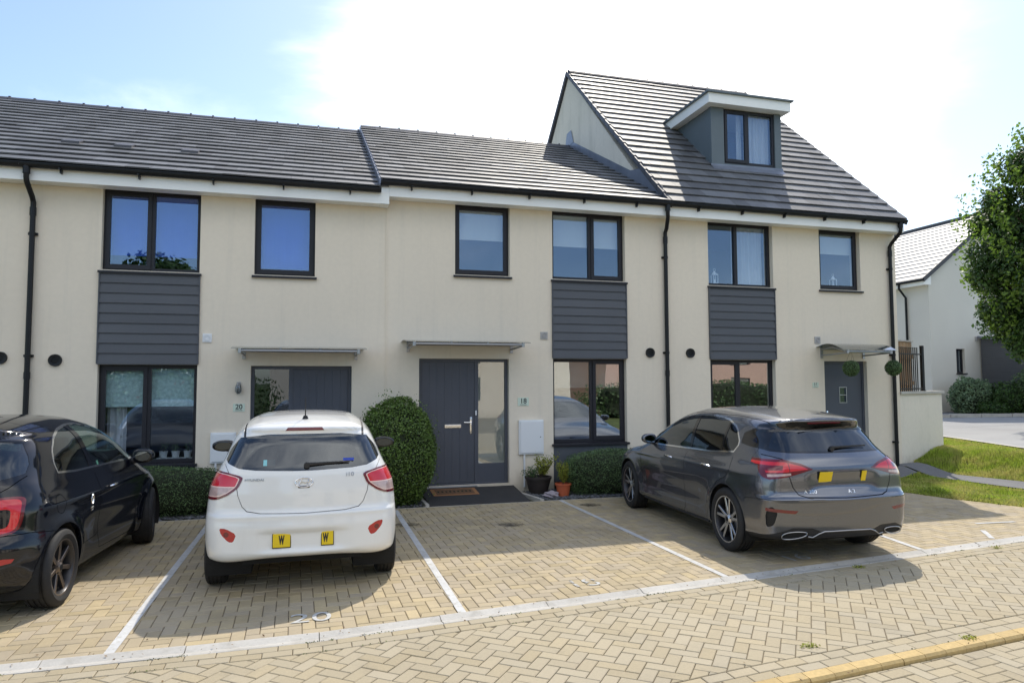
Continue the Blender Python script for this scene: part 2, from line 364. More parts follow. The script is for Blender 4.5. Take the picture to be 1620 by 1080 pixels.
course(mb,nearY,-.1,-6,15); course(mb,nearY,-.2,-6,15,ph=.1); course(mb,kerbY,.1,-6,15,ph=.04); course(mb,kerbY,0.0,-6,15,ph=.13)
tag(mb.build('road_paving',m_paver2,fix=False),kind='structure')
mb=MB(); herring(mb,.12,(4,-9),(-4,12,-13.5,-6.5),clip_low,-.03); tag(mb.build('lower_road_paving',m_paver2,fix=False),kind='structure')
# bedding sheets below the blocks
mb=MB()
for a,b,z in ((nearY,None,-.0085),):
    X=list(np.arange(-14,16.1,1.))
    vs=[];
    for x in X: vs+=[(x,nearY(x)-.01,z),(x,kerbY(x)-.02,z)]
    mb.add(vs,[(2*i,2*i+1,2*i+3,2*i+2) for i in range(len(X)-1)])
    vs=[]
    Y=list(np.arange(-6.6,-.99,.2))
    for i in range(len(Y)): pass
    X=list(np.arange(-14,9.01,.5)); vs=[]
    for x in X: vs+=[(x,BACK,z),(x,nearY(x)+CW-.01,z)]
    mb.add(vs,[(2*i,2*i+1,2*i+3,2*i+2) for i in range(len(X)-1)])
    Y=list(np.arange(-5.2,-.79,.2))
    vs=[]
    for y in Y: vs+=[(9.0,y,z),(max(9.05,grassX(y)),y,z)]
    mb.add(vs,[(2*i,2*i+1,2*i+3,2*i+2) for i in range(len(Y)-1)])
    X=list(np.arange(-14,16.1,1.)); vs=[]
    for x in X: vs+=[(x,kerbY(x)-.10,-.04),(x,-30,-.04)]
    mb.add(vs,[(2*i,2*i+1,2*i+3,2*i+2) for i in range(len(X)-1)])
tag(mb.build('paving_bed',m_joint),kind='structure')
# drainage channel of concrete lengths
mb=MB(); x=-8.
while x<14.5:
    l=random.choice([.9,.92,.88]); m=(nearY(x+l)-nearY(x))/l
    j=random.uniform(-.006,.006); dz=random.uniform(-.002,.003); g=.003
    prof=[(-.004,-.03),(-.004,.001),(.012,.004),(.095,-.012),(.17,.006),(.186,.004),(.186,-.03)]
    a=[(x+g,nearY(x)+p+j,q+dz) for p,q in prof]; b=[(x+l-g,nearY(x)+m*l+p+j,q+dz) for p,q in prof]; n=len(prof)
    mb.add(a+b,[(i,i+1,n+i+1,n+i) for i in range(n-1)]+[tuple(range(n)),tuple(range(n,2*n))]); x+=l
tag(mb.build('drainage_channel',m_conc),kind='structure')
# ochre kerb
mb=MB(); x=-6.
while x<14.5:
    l=.2; m=(kerbY(x+l)-kerbY(x))/l; g=.002; j=random.uniform(-.003,.003)
    prof=[(-.105,-.06),(-.105,-.012),(-.090,.004),(-.015,.008),(-.004,.004),(-.004,-.05)]
    a=[(x+g,kerbY(x)+p+j,q) for p,q in prof]; b=[(x+l-g,kerbY(x)+m*l+p+j,q) for p,q in prof]; n=len(prof)
    mb.add(a+b,[(i,i+1,n+i+1,n+i) for i in range(n-1)]+[tuple(range(n)),tuple(range(n,2*n))]); x+=l
tag(mb.build('road_kerb',m_ykerb),kind='structure')
# bay lines and numbers
mb=MB()
def strip(mb,a,b,w,z=.0045,n=14):
    a=Vector(a);b=Vector(b);d=(b-a).normalized();nx=Vector((-d.y,d.x))*w/2;vs=[]
    for i in range(n+1):
        p=a+(b-a)*i/n; k=random.uniform(.88,1.06)
        vs+=[(p.x-nx.x*k,p.y-nx.y*k,z),(p.x+nx.x*k,p.y+nx.y*k,z)]
    mb.add(vs,[(2*i,2*i+1,2*i+3,2*i+2) for i in range(n)])
strip(mb,(-1.27,-1.3),(-1.31,nearY(-1.3)+CW),.07)
strip(mb,(1.20,-1.12),(1.19,nearY(1.19)+CW),.07)
strip(mb,(3.78,-1.02),(3.80,nearY(3.8)+CW),.07)
strip(mb,(6.95,-2.6),(6.45,nearY(6.45)+CW),.07)
strip(mb,(8.0,-4.65),(7.7,-5.02),.06); strip(mb,(8.3,-4.3),(8.9,-4.36),.05)
tag(mb.build('bay_lines',m_paint),kind='structure')
def worn(lo=.42):
    m=pmat('worn stencil paint',(.47,.47,.45),.8,var=(40,.15)); t=m.node_tree; L=t.links.new; b=t.nodes['Principled BSDF']
    tc=N(t,'ShaderNodeTexCoord'); n=N(t,'ShaderNodeTexNoise'); n.inputs['Scale'].default_value=9; n.inputs['Detail'].default_value=6; L(tc.outputs['Object'],n.inputs[0])
    r=N(t,'ShaderNodeMapRange'); r.inputs[1].default_value=lo; r.inputs[2].default_value=lo+.12; L(n.outputs[0],r.inputs[0]); L(r.outputs[0],b.inputs['Alpha']); return m
m_worns=[worn(.27),worn(.44),worn(.33)]
for (txt,x,y,rz),m_worn in zip((('20',.02,-5.60,.0),('18',2.42,-5.34,.05),('16',4.9,-5.12,.08)),m_worns):
    o=text_mesh(txt,.30,.0004,'bay_number',m_worn,None,Matrix.Translation((x,y,.0055))@Matrix.Rotation(rz,4,'Z'),1.1); tag(o,kind='structure')
# ============================================================ houses
EZ=5.08; EY=-.30; P1=.525; P2=.905; RY=4.9; BY=10.1     # eaves height / line, two roof pitches, ridge line, back eaves line
def wall_holes(mb,x0,x1,z0,z1,holes,y=0.,th=.28):
    xs=sorted({x0,x1,*[h[0] for h in holes],*[h[1] for h in holes]}); zs=sorted({z0,z1,*[h[2] for h in holes],*[h[3] for h in holes]})
    idx={}
    def V(x,yy,z):
        k=(round(x,4),round(yy,4),round(z,4))
        if k not in idx: idx[k]=mb.addv([k])
        return idx[k]
    def q(*a): mb.f.append([V(*p) for p in a]); mb.mi.append(0)
    hole=lambda a,b: any(h[0]-1e-6<a<h[1]+1e-6 and h[2]-1e-6<b<h[3]+1e-6 for h in holes)
    for i in range(len(xs)-1):
        for j in range(len(zs)-1):
            a,b,c,d=xs[i],xs[i+1],zs[j],zs[j+1]
            if hole((a+b)/2,(c+d)/2): continue
            q((a,y,c),(b,y,c),(b,y,d),(a,y,d)); q((a,y+th,c),(a,y+th,d),(b,y+th,d),(b,y+th,c))
    q((x0,y,z0),(x0,y,z1),(x0,y+th,z1),(x0,y+th,z0)); q((x1,y,z0),(x1,y+th,z0),(x1,y+th,z1),(x1,y,z1))
    for h in holes:
        a,b,c,d=h
        q((a,y,c),(a,y,d),(a,y+th,d),(a,y+th,c)); q((b,y,c),(b,y+th,c),(b,y+th,d),(b,y,d)); q((a,y,d),(b,y,d),(b,y+th,d),(a,y+th,d)); q((a,y,c),(a,y+th,c),(b,y+th,c),(b,y,c))
def tiles(mb,x0,x1,pitch,z0,ncourse=None,yr=RY,y0=EY,w_=.33,hole=None,ov=None,clipr=None):
    L_=math.hypot(yr-y0,(yr-y0)*pitch); n=ncourse or round(L_/.30); g=L_/n; dy=(yr-y0)/n; dz=dy*pitch
    nx=Vector((0,-pitch,1)).normalized(); up=Vector((0,1,pitch)).normalized(); th=.028
    for c in range(n):
        off=(c%2)*w_/2
        k=-1
        while True:
            a=x0+k*w_+off; b=a+w_; k+=1
            if a>=x1: break
            a=max(a,x0); b=min(b,x1)
            if b-a<.02: continue
            y=y0+c*dy; z=z0+c*dz
            if hole and hole(a,b,y,y+dy): continue
            lift=random.uniform(0,.004); tl=random.uniform(-.003,.003)
            p=Vector((0,y,z)); e=up*(g+.03)
            q0=p+nx*(th*2.1+lift); q1=p+e+nx*(th*1.0)     # top faces: nose is high, tail tucks under
            b0=p+nx*(th*1.0+.010+lift)
            vs=[(a+.0015,b0.y,b0.z),(b-.0015,b0.y,b0.z),(b-.0015,q0.y,q0.z+tl),(a+.0015,q0.y,q0.z),(b-.0015,q1.y,q1.z),(a+.0015,q1.y,q1.z),(b-.0015,q1.y,q1.z-.02),(a+.0015,q1.y,q1.z-.02)]
            mb.add(vs,[(0,1,2,3),(3,2,4,5),(1,6,4,2),(0,3,5,7),(0,7,6,1)])
def ridge(mb,x0,x1,z,y=RY):
    x=x0
    while x<x1-.05:
        l=min(.45,x1-x); prof=[(-.15,-.075),(-.10,-.01),(-.04,.035),(0,.045),(.04,.035),(.10,-.01),(.15,-.075)]
        a=[(x+.004,y+p,z+q) for p,q in prof]; b=[(x+l-.004,y+p,z+q+.004) for p,q in prof]; n=7
        mb.add(a+b,[(i,i+1,n+i+1,n+i) for i in range(n-1)]+[tuple(range(n)),tuple(range(n,2*n))])
        mb.box(x+l-.02,x+l+.02,y-.03,y+.03,z+.040,z+.062)      # dry ridge clip
        x+=l
def window(h,x0,x1,z0,z1,panes=2,case=None,blind=None,bmat=None,y=.1,curt=None,mull=None,sillx=.03,things=None):
    """frame set back in the opening; case = index of the opening light"""
    W=MB(); F=.055; d=.07
    mids=[x0]+([mull if mull else (x0+x1)/2] if panes==2 else [])+[x1]
    W.box(x0,x1,y,y+d,z0,z0+F); W.box(x0,x1,y,y+d,z1-F,z1); W.box(x0,x0+F,y,y+d,z0+F,z1-F); W.box(x1-F,x1,y,y+d,z0+F,z1-F)
    if panes==2: m=mids[1]; W.box(m-.035,m+.035,y-.002,y+d,z0+F,z1-F)
    f=W.build('window',m_frame,h)
    for i in range(panes):
        a=(mids[i]+(F if i==0 else .035)); b=(mids[i+1]-(F if i==panes-1 else .035)); c0,c1=z0+F,z1-F
        G=MB()
        if case is not None and (case==i or case=='all'):
            K=MB(); k=.058; yy=y-.018
            K.box(a-.022,b+.022,yy,yy+.05,c0-.022,c0-.022+k+.008); K.box(a-.022,b+.022,yy,yy+.05,c1+.022-k,c1+.022); K.box(a-.022,a-.022+k,yy,yy+.05,c0+k-.014,c1+.022-k); K.box(b+.022-k,b+.022,yy,yy+.05,c0+k-.014,c1+.022-k)
            K.build('casement',m_frame,f); a+=k-.022;b-=k-.022;c0+=k-.014;c1-=k-.022
            G.box(a-.01,b+.01,y+.004,y+.008,c0-.01,c1+.01)
        else: G.box(a-.01,b+.01,y+.03,y+.034,c0-.01,c1+.01)
        G.build('pane',m_winlow if z0<1.5 and x0>0 else m_winglass,f)
    if sillx is not None:
        s=MB(); s.prism([(-.045,-.052),(-.045,-.018),(y+.02,-.002),(y+.02,-.03),(-.035,-.052)],'x',x0-sillx,x1+sillx); o=s.build('sill',m_frame,f); 
        for v in o.data.vertices: v.co.z+=z0
    if blind:
        B=MB(); zb=z1-.05-(z1-z0)*blind; n=40
        vs=[];
        for i in range(n+1):
            x=x0+.05+(x1-x0-.1)*i/n; vs+=[(x,y+.085+.002*math.sin(i),zb),(x,y+.085,z1-.02)]
        B.add(vs,[(2*i,2*i+2,2*i+3,2*i+1) for i in range(n)]); B.box(x0+.05,x1-.05,y+.078,y+.095,zb-.02,zb-.001)
        B.build('blind',bmat or m_blind,f)
    if curt:
        B=MB(); 
        for (a,b) in curt:
            n=int((b-a)/.012); vs=[]
            for i in range(n+1):
                x=a+(b-a)*i/n; yy=y+.17+.022*math.sin(x*75)+.01*math.sin(x*31); vs+=[(x,yy,z0+.01),(x,yy,z1-.02)]
            B.add(vs,[(2*i,2*i+2,2*i+3,2*i+1) for i in range(n)])
        B.build('curtain',m_curtain,f,smooth=True,fix=False)
    # board behind the opening that carries things, dim reveal
    return f
def cladding(h,x0,x1,z0,z1,n=9):
    c=MB(); hh=(z1-z0)/n
    for i in range(n):
        a=z0+i*hh; b=a+hh
        c.prism([(-.030,a+.006),(-.012,b+.004),(.02,b+.004),(.02,a+.006)],'x',x0+.012,x1-.012)
    c.box(x0-.006,x0+.012,-.034,.02,z0-.004,z1+.012); c.box(x1-.012,x1+.006,-.034,.02,z0-.004,z1+.012); c.box(x0+.012,x1-.012,-.034,.0,z0-.012,z0+.005)
    return c.build('cladding',m_clad,h)
def gutter(h,x0,x1,z,brk=1.0,y=EY,ends=1):
    g=MB(); r=.058; n=9; cy,cz=y-.045,z-.02
    pr=[(cy+r*math.cos(PI+PI*i/(n-1)),cz+r*math.sin(PI+PI*i/(n-1))*.95) for i in range(n)]
    pi_=[(cy+(r-.006)*math.cos(2*PI-PI*i/(n-1)),cz+(r-.006)*math.sin(2*PI-PI*i/(n-1))*.95) for i in range(n)]
    p=[(cy-r-.006,cz+.012),(cy-r,cz+.012)]
    g.prism(pr+pi_,'x',x0,x1); g.box(x0,x1,cy-r-.006,cy-r+.004,cz-.001,cz+.012)
    x=x0+.5
    while x<x1:
        g.box(x-.012,x+.012,cy-r-.009,cy+r,cz-.066,cz-.045); g.box(x-.010,x+.010,cy-.012,cy+.07,cz-.105,cz-.06); x+=brk
    return g.build('gutter',m_black,h)
def downpipe(h,x,z1,z0=.05,dx=.0,y=-.055):
    d=MB(); zt=z1-.07
    d.tube([(x-dx,EY-.045,zt),(x-dx,EY-.045,zt-.14),(x-dx*.85,EY-.02,zt-.20),(x,y-.05,zt-.36),(x,y,zt-.42),(x,y,zt-.6),(x,y,z0)],.036,12)
    d.tube([(x-dx,EY-.045,zt+.02),(x-dx,EY-.045,zt-.09)],.047,12); d.tube([(x,y,zt-.62),(x,y,zt-.5)],.043,12)
    z=z1-.95
    while z>z0+.2:
        d.tube([(x,y,z-.02),(x,y,z+.02)],.043,12); d.box(x-.06,x+.06,y+.02,y+.058,z-.018,z+.018); z-=1.75
    d.tube([(x,y,z0+1.9),(x,y,z0+2.0)],.042,12)
    return d.build('downpipe',m_black,h,smooth=True)
def vent_round(h,x,z):
    v=MB(); v.lathe([(.0,-.012),(.045,-.012),(.05,-.03),(.085,-.034),(.088,.0)],24,'y',(x,0,z)); 
    for k in range(-1,2): v.box(x-.05,x+.05,-.026,-.018,z+k*.027-.006,z+k*.027+.006)
    return v.build('round_vent',m_black,h,smooth=True)
def vent_square(h,x,z,m):
    v=MB(); s=.065; v.box(x-s,x+s,-.018,.0,z-s,z+s,c=.005)
    for k in range(3):
        r=.018+.014*k; v.lathe([(r,-.019),(r+.003,-.024),(r+.006,-.019)],20,'y',(x,0,z))
    return v.build('extract_vent',m,h)
def plate(h,x,z,txt,yy=0,w_=.15,hh=.11):
    v=MB(); v.box(x-w_/2,x+w_/2,yy-.008,yy-.001,z-hh/2,z+hh/2,c=.002); p=v.build('number_plate',pm_plate,h)
    mt=lambda X,Z: frame((X,yy-.0085,Z),(1,0,0),(0,-1,0))
    text_mesh(txt,hh*.86,.0005,'number',pm_ink,p,mt(x,z+.010),bold=.002)
    v=MB(); v.box(x-w_*.3,x+w_*.3,yy-.0088,yy-.008,z-hh*.38,z-hh*.32); v.build('rule',pm_ink,p)
pm_plate=pmat('pale green glass plate',(.62,.72,.62),.25); pm_ink=pmat('black ink',(.02,.02,.02),.5)
def canopy(h,x0,x1,zf,zw,yf=-.72,arch=.03):
    n=8; prof=[(yf*(1-i/n),zf+(zw-zf)*i/n+arch*math.sin(PI*i/n)+.02) for i in range(n+1)]
    g=MB(); t=.008
    g.prism([(a,b) for a,b in prof]+[(a,b-t) for a,b in prof[::-1]],'x',x0-.12,x1+.12)
    c=g.build('canopy_glass',m_cang,h,smooth=True)
    s=MB()
    for x in (x0,x1):
        s.tube([(x,-.02,zw-.02),(x,yf*.45,(zf+zw)/2+arch*.8-.02),(x,yf+.02,zf-.02)],.017,8); s.tube([(x,-.01,zf-.06),(x,yf*.55,zf-.045),(x,yf+.01,zf-.03)],.015,8)
        s.box(x-.025,x+.025,-.02,.0,zf-.12,zw+.03); s.tube([(x,yf+.02,zf-.05),(x,yf+.02,zf+.015)],.026,10)
    s.tube([(x0-.02,yf+.03,zf-.015),(x1+.02,yf+.03,zf-.015)],.022,12); s.tube([(x0,-.03,zw-.02),(x1,-.03,zw-.02)],.014,8)
    for k in range(1,3):
        x=x0+(x1-x0)*k/3; s.tube([(x,yf+.03,zf-.02),(x,yf+.03,zf+.028)],.018,8)
    s.build('canopy_bracket',m_steel,h,smooth=True)
def door(h,x0,x1,z0,z1,leaf,side=None,y=.09,hand=1,slot=True,glaz=None,dark=False):
    """leaf=(a,b) span of the leaf; side=(a,b) glazed side light"""
    F=MB(); k=.05
    F.box(x0,x0+k,y,y+.07,z0,z1); F.box(x1-k,x1,y,y+.07,z0,z1); F.box(x0+k,x1-k,y,y+.07,z1-k,z1); F.box(x0+k,x1-k,y-.005,y+.07,z0,z0+.03)
    if side: 
        m=(leaf[1]+side[0])/2 if side[0]>leaf[0] else (leaf[0]+side[1])/2; F.box(m-.03,m+.03,y,y+.07,z0+.03,z1-k)
    d=MB(); a,b=leaf; zt,zb=z1-k-.004,z0+.034
    if glaz:
        g0,g1,g2,g3=glaz
        d.box(a,b,y+.012,y+.055,zb,g2); d.box(a,b,y+.012,y+.055,g3,zt); d.box(a,g0,y+.012,y+.055,g2,g3); d.box(g1,b,y+.012,y+.055,g2,g3)
    else:
        # upright boards with fine grooves
        nb=7; wd=(b-a)/nb
        for i in range(nb): d.box(a+i*wd+(.0 if i==0 else .0012),a+(i+1)*wd-.0006,y+.012+(0 if i%2 else .0006),y+.055,zb,zt)
    D=d.build('door',m_door,h); fr=F.build('door_frame',m_door,D)
    if glaz:
        g=MB(); g.box(g0,g1,y+.03,y+.034,g2,g3); g.build('pane',m_winglass,D)
        g=MB(); 
        for q in ((g0,g0+.015,g2,g3),(g1-.015,g1,g2,g3)): g.box(q[0],q[1],y+.005,y+.02,q[2],q[3])
        for q in (g2,(g2+g3)/2-.007,g3-.015): g.box(g0+.015,g1-.015,y+.006,y+.02,q,q+.015)
        g.build('glazing_bead',m_steel,D)
    hx=(b-.065 if hand>0 else a+.065); zh=z0+1.0
    H=MB(); H.box(hx-.018,hx+.018,y+.002,y+.012,zh-.16,zh+.12,c=.004); H.tube([(hx,y+.01,zh+.03),(hx,y-.035,zh+.03),(hx-hand*.13,y-.04,zh+.035)],.009,8); H.lathe([(0,-.004),(.012,-.004),(.012,0)],14,'y',(hx,y+.002,zh-.09)); H.build('handle',m_chrome,D,smooth=True)
    if slot:
        s=MB(); sx=(a+b)/2+.08; s.box(sx-.14,sx+.14,y+.002,y+.012,zh-.055,zh+.0,c=.003); s.box(sx-.12,sx+.12,y-.004,y+.002,zh-.045,zh-.01,c=.002); s.build('letterbox',m_chrome,D)
    if side:
        a,b=side; zz=z0+.34; g=MB(); g.box(a,b,y+.03,y+.034,zz,z1-k); g.build('side_pane',m_windark if dark else m_doorglass,D); g=MB(); g.box(a,b,y+.006,y+.05,z0+.03,zz-.001); g.build('side_panel',m_door,D)
    s=MB(); s.box(leaf[0]-.02,leaf[1]+.02,-.03,y-.003,z0-.028,z0-.003,c=.006); s.build('threshold',m_steel,D)
    return D
m_doorglass=glassmat('frosted door glass',(.62,.66,.62),.22,body=(.46,.50,.46),bodymix=.45)
def meter_box(h,x,z,w_=.36,hh=.46):
    m=MB(); m.box(x-w_/2,x+w_/2,-.05,-.001,z-hh/2,z+hh/2,c=.008); b=m.build('meter_box',m_white,h); m=MB(); m.box(x-w_/2+.025,x+w_/2-.025,-.062,-.0495,z-hh/2+.025,z+hh/2-.025,c=.004); d=m.build('box_door',m_white,b)
    m=MB(); m.lathe([(0,-.066),(.009,-.066),(.009,-.061)],10,'y',(x+w_*.36,0,z)); m.build('lock',m_black,d)
    m=MB(); m.tube([(x-w_*.28,-.03,z-hh/2),(x-w_*.28,-.03,.08)],.017,10); m.build('conduit',m_white,b)
def lamp(h,x,z):
    m=MB(); m.lathe([(0,0),(.03,0),(.03,.012),(.014,.03)],16,'z',(x,-.06,z+.09)); m.box(x-.03,x+.03,-.012,0,z+.04,z+.13); m.tube([(x,-.005,z+.085),(x,-.06,z+.1)],.01); b=m.build('wall_lamp',m_steel,h,smooth=True)
    m=MB(); m.lathe([(.03,.085),(.042,.05),(.042,-.01),(.02,-.04),(0,-.045)],16,'z',(x,-.06,z)); m.build('lamp_glass',m_cang,b,smooth=True)
    m=MB()
    for k in range(6):
        a=k*PI/3; m.tube([(x+.03*math.cos(a),-.06+.03*math.sin(a),z+.09),(x+.046*math.cos(a),-.06+.046*math.sin(a),z+.04),(x+.046*math.cos(a),-.06+.046*math.sin(a),z-.01),(x+.01*math.cos(a),-.06+.01*math.sin(a),z-.052)],.003,5)
    m.lathe([(.046,-.003),(.049,0),(.046,.003)],16,'z',(x,-.06,z+.02)); m.build('lamp_cage',m_steel,b)

def house(label,x0,x1,dz,holes,pitch=P1,left_gable=False,right_gable=False,vx=(0,0),noc=None,roofhole=None,rake_left=False):
    h=thing('terraced_house',label,'house',((x0+x1)/2,0,0)); h.location=(0,0,0)
    W=MB(); ze=EZ-.02-dz; wall_holes(W,x0,x1,-.12,ze,holes)
    zr=EZ-dz+(RY-EY)*pitch
    gx=[]
    if left_gable: gx.append((x0,x0+.25))
    if right_gable: gx.append((x1-.25,x1))
    k=.10
    for a,b in gx: G=MB(); G.prism([(.28,-.12),(.28,ze+.28*pitch-k),(RY,zr-k-.0),(BY-.56,ze+.28*pitch-k),(BY-.56,-.12)],'x',a,b); G.build('gable_wall',m_side,h)
    wall=W.build('wall',m_render,h); B=MB(); B.box(x0,x1,BY-.56,BY-.3,-.12,ze); B.build('back_wall',m_render,h)
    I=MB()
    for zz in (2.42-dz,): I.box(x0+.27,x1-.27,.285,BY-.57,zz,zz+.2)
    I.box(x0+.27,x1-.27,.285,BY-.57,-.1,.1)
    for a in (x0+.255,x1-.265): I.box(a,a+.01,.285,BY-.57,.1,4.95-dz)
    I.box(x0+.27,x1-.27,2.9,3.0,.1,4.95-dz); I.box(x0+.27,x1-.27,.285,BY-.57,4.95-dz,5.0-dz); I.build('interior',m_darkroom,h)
    T=MB(); z0=EZ-dz; tx0,tx1=x0-vx[0],x1+vx[1]
    tiles(T,tx0,tx1,pitch,z0,noc,hole=roofhole)
    # underlay and back slope
    zr=z0+(RY-EY)*pitch
    T.add([(tx0+.01,EY+.03,z0-.01),(tx1-.01,EY+.03,z0-.01),(tx1-.01,RY,zr-.005),(tx0+.01,RY,zr-.005),(tx1,BY,z0),(tx0,BY,z0),(tx1,BY,z0-.1),(tx0,BY,z0-.1),(tx1-.01,RY,zr-.10),(tx0+.01,RY,zr-.10),(tx0+.01,EY+.03,z0-.09),(tx1-.01,EY+.03,z0-.09)],
      [(0,1,2,3),(3,2,4,5),(5,4,6,7),(7,6,8,9),(9,8,11,10),(10,11,1,0),(0,3,9,10),(3,5,7,9),(1,11,8,2),(2,8,6,4)])
    rf=T.build('roof',m_tile,h,fix=False)
    r=MB(); ridge(r,tx0,tx1,zr+.03); r.build('ridge_tiles',m_ridge,rf)
    return h,rf,z0,zr
def fascia(h,x0,x1,z0,z1=None,endbox=None,yf=None):
    f=MB(); zt=z0+.0; yf=EY+.015
    f.box(x0,x1,yf,yf+.022,zt-.235,zt-.005); f.box(x0,x1,yf+.024,-.004,zt-.225,zt-.212)   # board and soffit
    return f.build('fascia',m_fascia,h)
D20=.13
GT=4.885   # top of upper openings
# ---- number 20
hl=[(-3.0,-1.66,3.66-D20,GT-D20),(-3.0,-1.66,.14-D20+.05,2.262-D20),(-.88,.03,3.67-D20,GT-D20),(-.90,.62,.15-D20,2.25-D20)]
h20,rf,z0,zr=house('mid terrace house number 20 with turquoise blinds in its lower window, behind the white car',-3.97,1.155,D20,hl,noc=17)
fascia(h20,-3.95,1.165,z0); gutter(h20,-3.95,1.03,z0); 
window(h20,-3.0,-1.66,3.66-D20,GT-D20,2,0,.74,m_blindb,mull=-2.34,curt=None)
window(h20,-.88,.03,3.67-D20,GT-D20,1,0,.84,m_blindb)
window(h20,-3.0,-1.66,.80-D20,2.262-D20,2,0,.38,m_blindt,mull=-2.34,curt=[(-2.92,-2.66)])
cladding(h20,-3.01,-1.65,2.275-D20,3.61-D20)
b=MB(); b.box(-2.995,-1.665,.0,.06,.0,.745-D20); b.build('panel',m_panel,h20)
door(h20,-.90,.62,.15-D20,2.25-D20,(-.28,.566),(-.85,-.34),hand=-1,dark=True)
canopy(h20,-1.0,.68,2.47-D20,2.50-D20); vent_round(h20,-3.54,2.19); downpipe(h20,-3.87,z0,.02,dx=-.0); vent_square(h20,-1.53,2.54,m_white)
plate(h20,-1.06,1.48,'20',w_=.17,hh=.12); lamp(h20,-1.07,1.74); meter_box(h20,-1.27,.88)
# window sill things belong to the rooms: things standing on sills
b=MB()
for x,z in ((-3.0+.05,0),): pass
# roof vents
for x,yy in ((-3.75,1.15),(-3.0,1.15),(-2.0,1.15)):
    v=MB(); zz=z0+(yy-EY)*P1
    v.add([(x-.13,yy-.16,zz-.03),(x+.13,yy-.16,zz-.03),(x+.13,yy-.16,zz+.015),(x-.13,yy-.16,zz+.015),(x+.13,yy+.2,zz+.16),(x-.13,yy+.2,zz+.16)],[(0,1,2,3),(3,2,4,5),(1,4,2),(0,3,5)]); v.build('roof_vent',m_ridge,rf)
# ---- number 22
h22,rf,z0,zr=house('left end terrace house, mostly cut off by the left edge, beyond the left downpipe',-9.1,-3.97,D20,[(-7.6,-6.3,3.66-D20,GT-D20),(-7.6,-6.3,.8-D20,2.262-D20)],left_gable=True,vx=(.1,0),noc=17)
fascia(h22,-9.2,-3.952,z0); gutter(h22,-9.2,-3.953,z0); window(h22,-7.6,-6.3,3.66-D20,GT-D20,2,0); window(h22,-7.6,-6.3,.8-D20,2.262-D20,2,0,.3)
vent_round(h22,-4.22,2.22); 
# ---- number 18
hl=[(4.035,5.43,3.66,GT),(4.035,5.43,.14,2.262),(2.30,3.26,3.67,GT),(1.70,3.24,.15,2.25)]
h18,rf,z0,zr=house('middle terrace house number 18 with a dark door, white meter box and round clipped bush',1.155,6.25,0,hl,vx=(.13,0),noc=17)
v=MB(); 
for i in range(18):
    y=EY+i*(RY-EY)/18; z=z0+(y-EY)*P1; d=(RY-EY)/18+.012
    v.add([(1.005,y,z-.10),(1.05,y,z-.10),(1.05,y,z+.045),(1.005,y,z+.045),(1.005,y+d,z-.10+d*P1),(1.05,y+d,z-.10+d*P1),(1.05,y+d,z+.03+d*P1),(1.005,y+d,z+.03+d*P1)],[(0,1,2,3),(3,2,6,7),(0,3,7,4),(1,5,6,2),(4,7,6,5),(0,4,5,1)])
v.build('verge',m_lead,rf)
fascia(h18,1.168,6.24,z0); gutter(h18,1.02,6.26,z0)
f=MB(); f.box(1.03,1.166,EY+.012,EY+.034,z0-.365,z0-.004); f.box(1.03,1.166,EY+.036,-.002,z0-.365,z0-.35); f.build('fascia_end',m_fascia,h18)
f=MB(); f.box(1.146,1.166,-.012,-.0,0,4.72); f.build('render_stop',m_render,h18)
window(h18,4.035,5.43,3.66,GT,2,1,.44,mull=4.79); window(h18,2.30,3.26,3.67,GT,1,0,.42)
window(h18,4.035,5.43,.80,2.262,2,1,.30,mull=4.80)
cladding(h18,4.025,5.44,2.275,3.61); b=MB(); b.box(4.04,5.425,0,.06,.0,.745); b.build('panel',m_panel,h18)
door(h18,1.70,3.24,.15,2.25,(1.753,2.66),(2.72,3.187))
canopy(h18,1.52,3.28,2.47,2.50); vent_square(h18,3.87,2.66,m_vent); vent_round(h18,5.90,2.38); downpipe(h18,6.22,z0,.06,dx=.10)
plate(h18,3.49,1.52,'18',w_=.20,hh=.14); meter_box(h18,3.62,.92,.44,.58)
# ---- number 16
hl=[(7.14,8.56,3.66,GT),(7.14,8.56,.8,2.262),(9.64,10.62,3.67,GT),(9.68,10.70,.15,2.25)]
DX0,DX1,DY=7.90,9.60,1.0
h16,rf,z0,zr=house('taller right end house number 16 with a steep roof and dormer',6.25,11.50,0,hl,pitch=P2,left_gable=True,right_gable=True,vx=(.02,-.02),
   roofhole=lambda a,b,y,y2: a>DX0-.02 and b<DX1+.02 and y>DY+.05 and y2<2.85)
fascia(h16,6.243,11.44,z0); gutter(h16,6.262,11.46,z0,.92)
f=MB(); f.prism([(EY+.015,z0-.235),(EY+.015,z0-.02),(.0,z0+.2),(.0,z0-.235)],'x',11.441,11.461); f.build('fascia_end',m_fascia,h16)
v=MB()
n=22
for xa,xb in ((6.18,6.235),(11.482,11.54)):
    v=MB()
    for i in range(n):
        y=EY+i*(RY-EY)/n; z=z0+(y-EY)*P2; d=(RY-EY)/n+.012
        v.add([(xa,y,z-.08),(xb,y,z-.08),(xb,y,z+.06),(xa,y,z+.06),(xa,y+d,z-.08+d*P2),(xb,y+d,z-.08+d*P2),(xb,y+d,z+.04+d*P2),(xa,y+d,z+.04+d*P2)],[(0,1,2,3),(3,2,6,7),(0,3,7,4),(1,5,6,2),(4,7,6,5),(0,4,5,1)])
    v.add([(xa,RY,zr-.08),(xb,RY,zr-.08),(xb,BY,z0-.08),(xa,BY,z0-.08),(xa,RY,zr+.05),(xb,RY,zr+.05),(xb,BY,z0+.05),(xa,BY,z0+.05)],[(0,1,2,3),(4,5,6,7),(0,3,7,4),(1,2,6,5),(3,2,6,7)]); v.build('verge',m_ridge,rf)
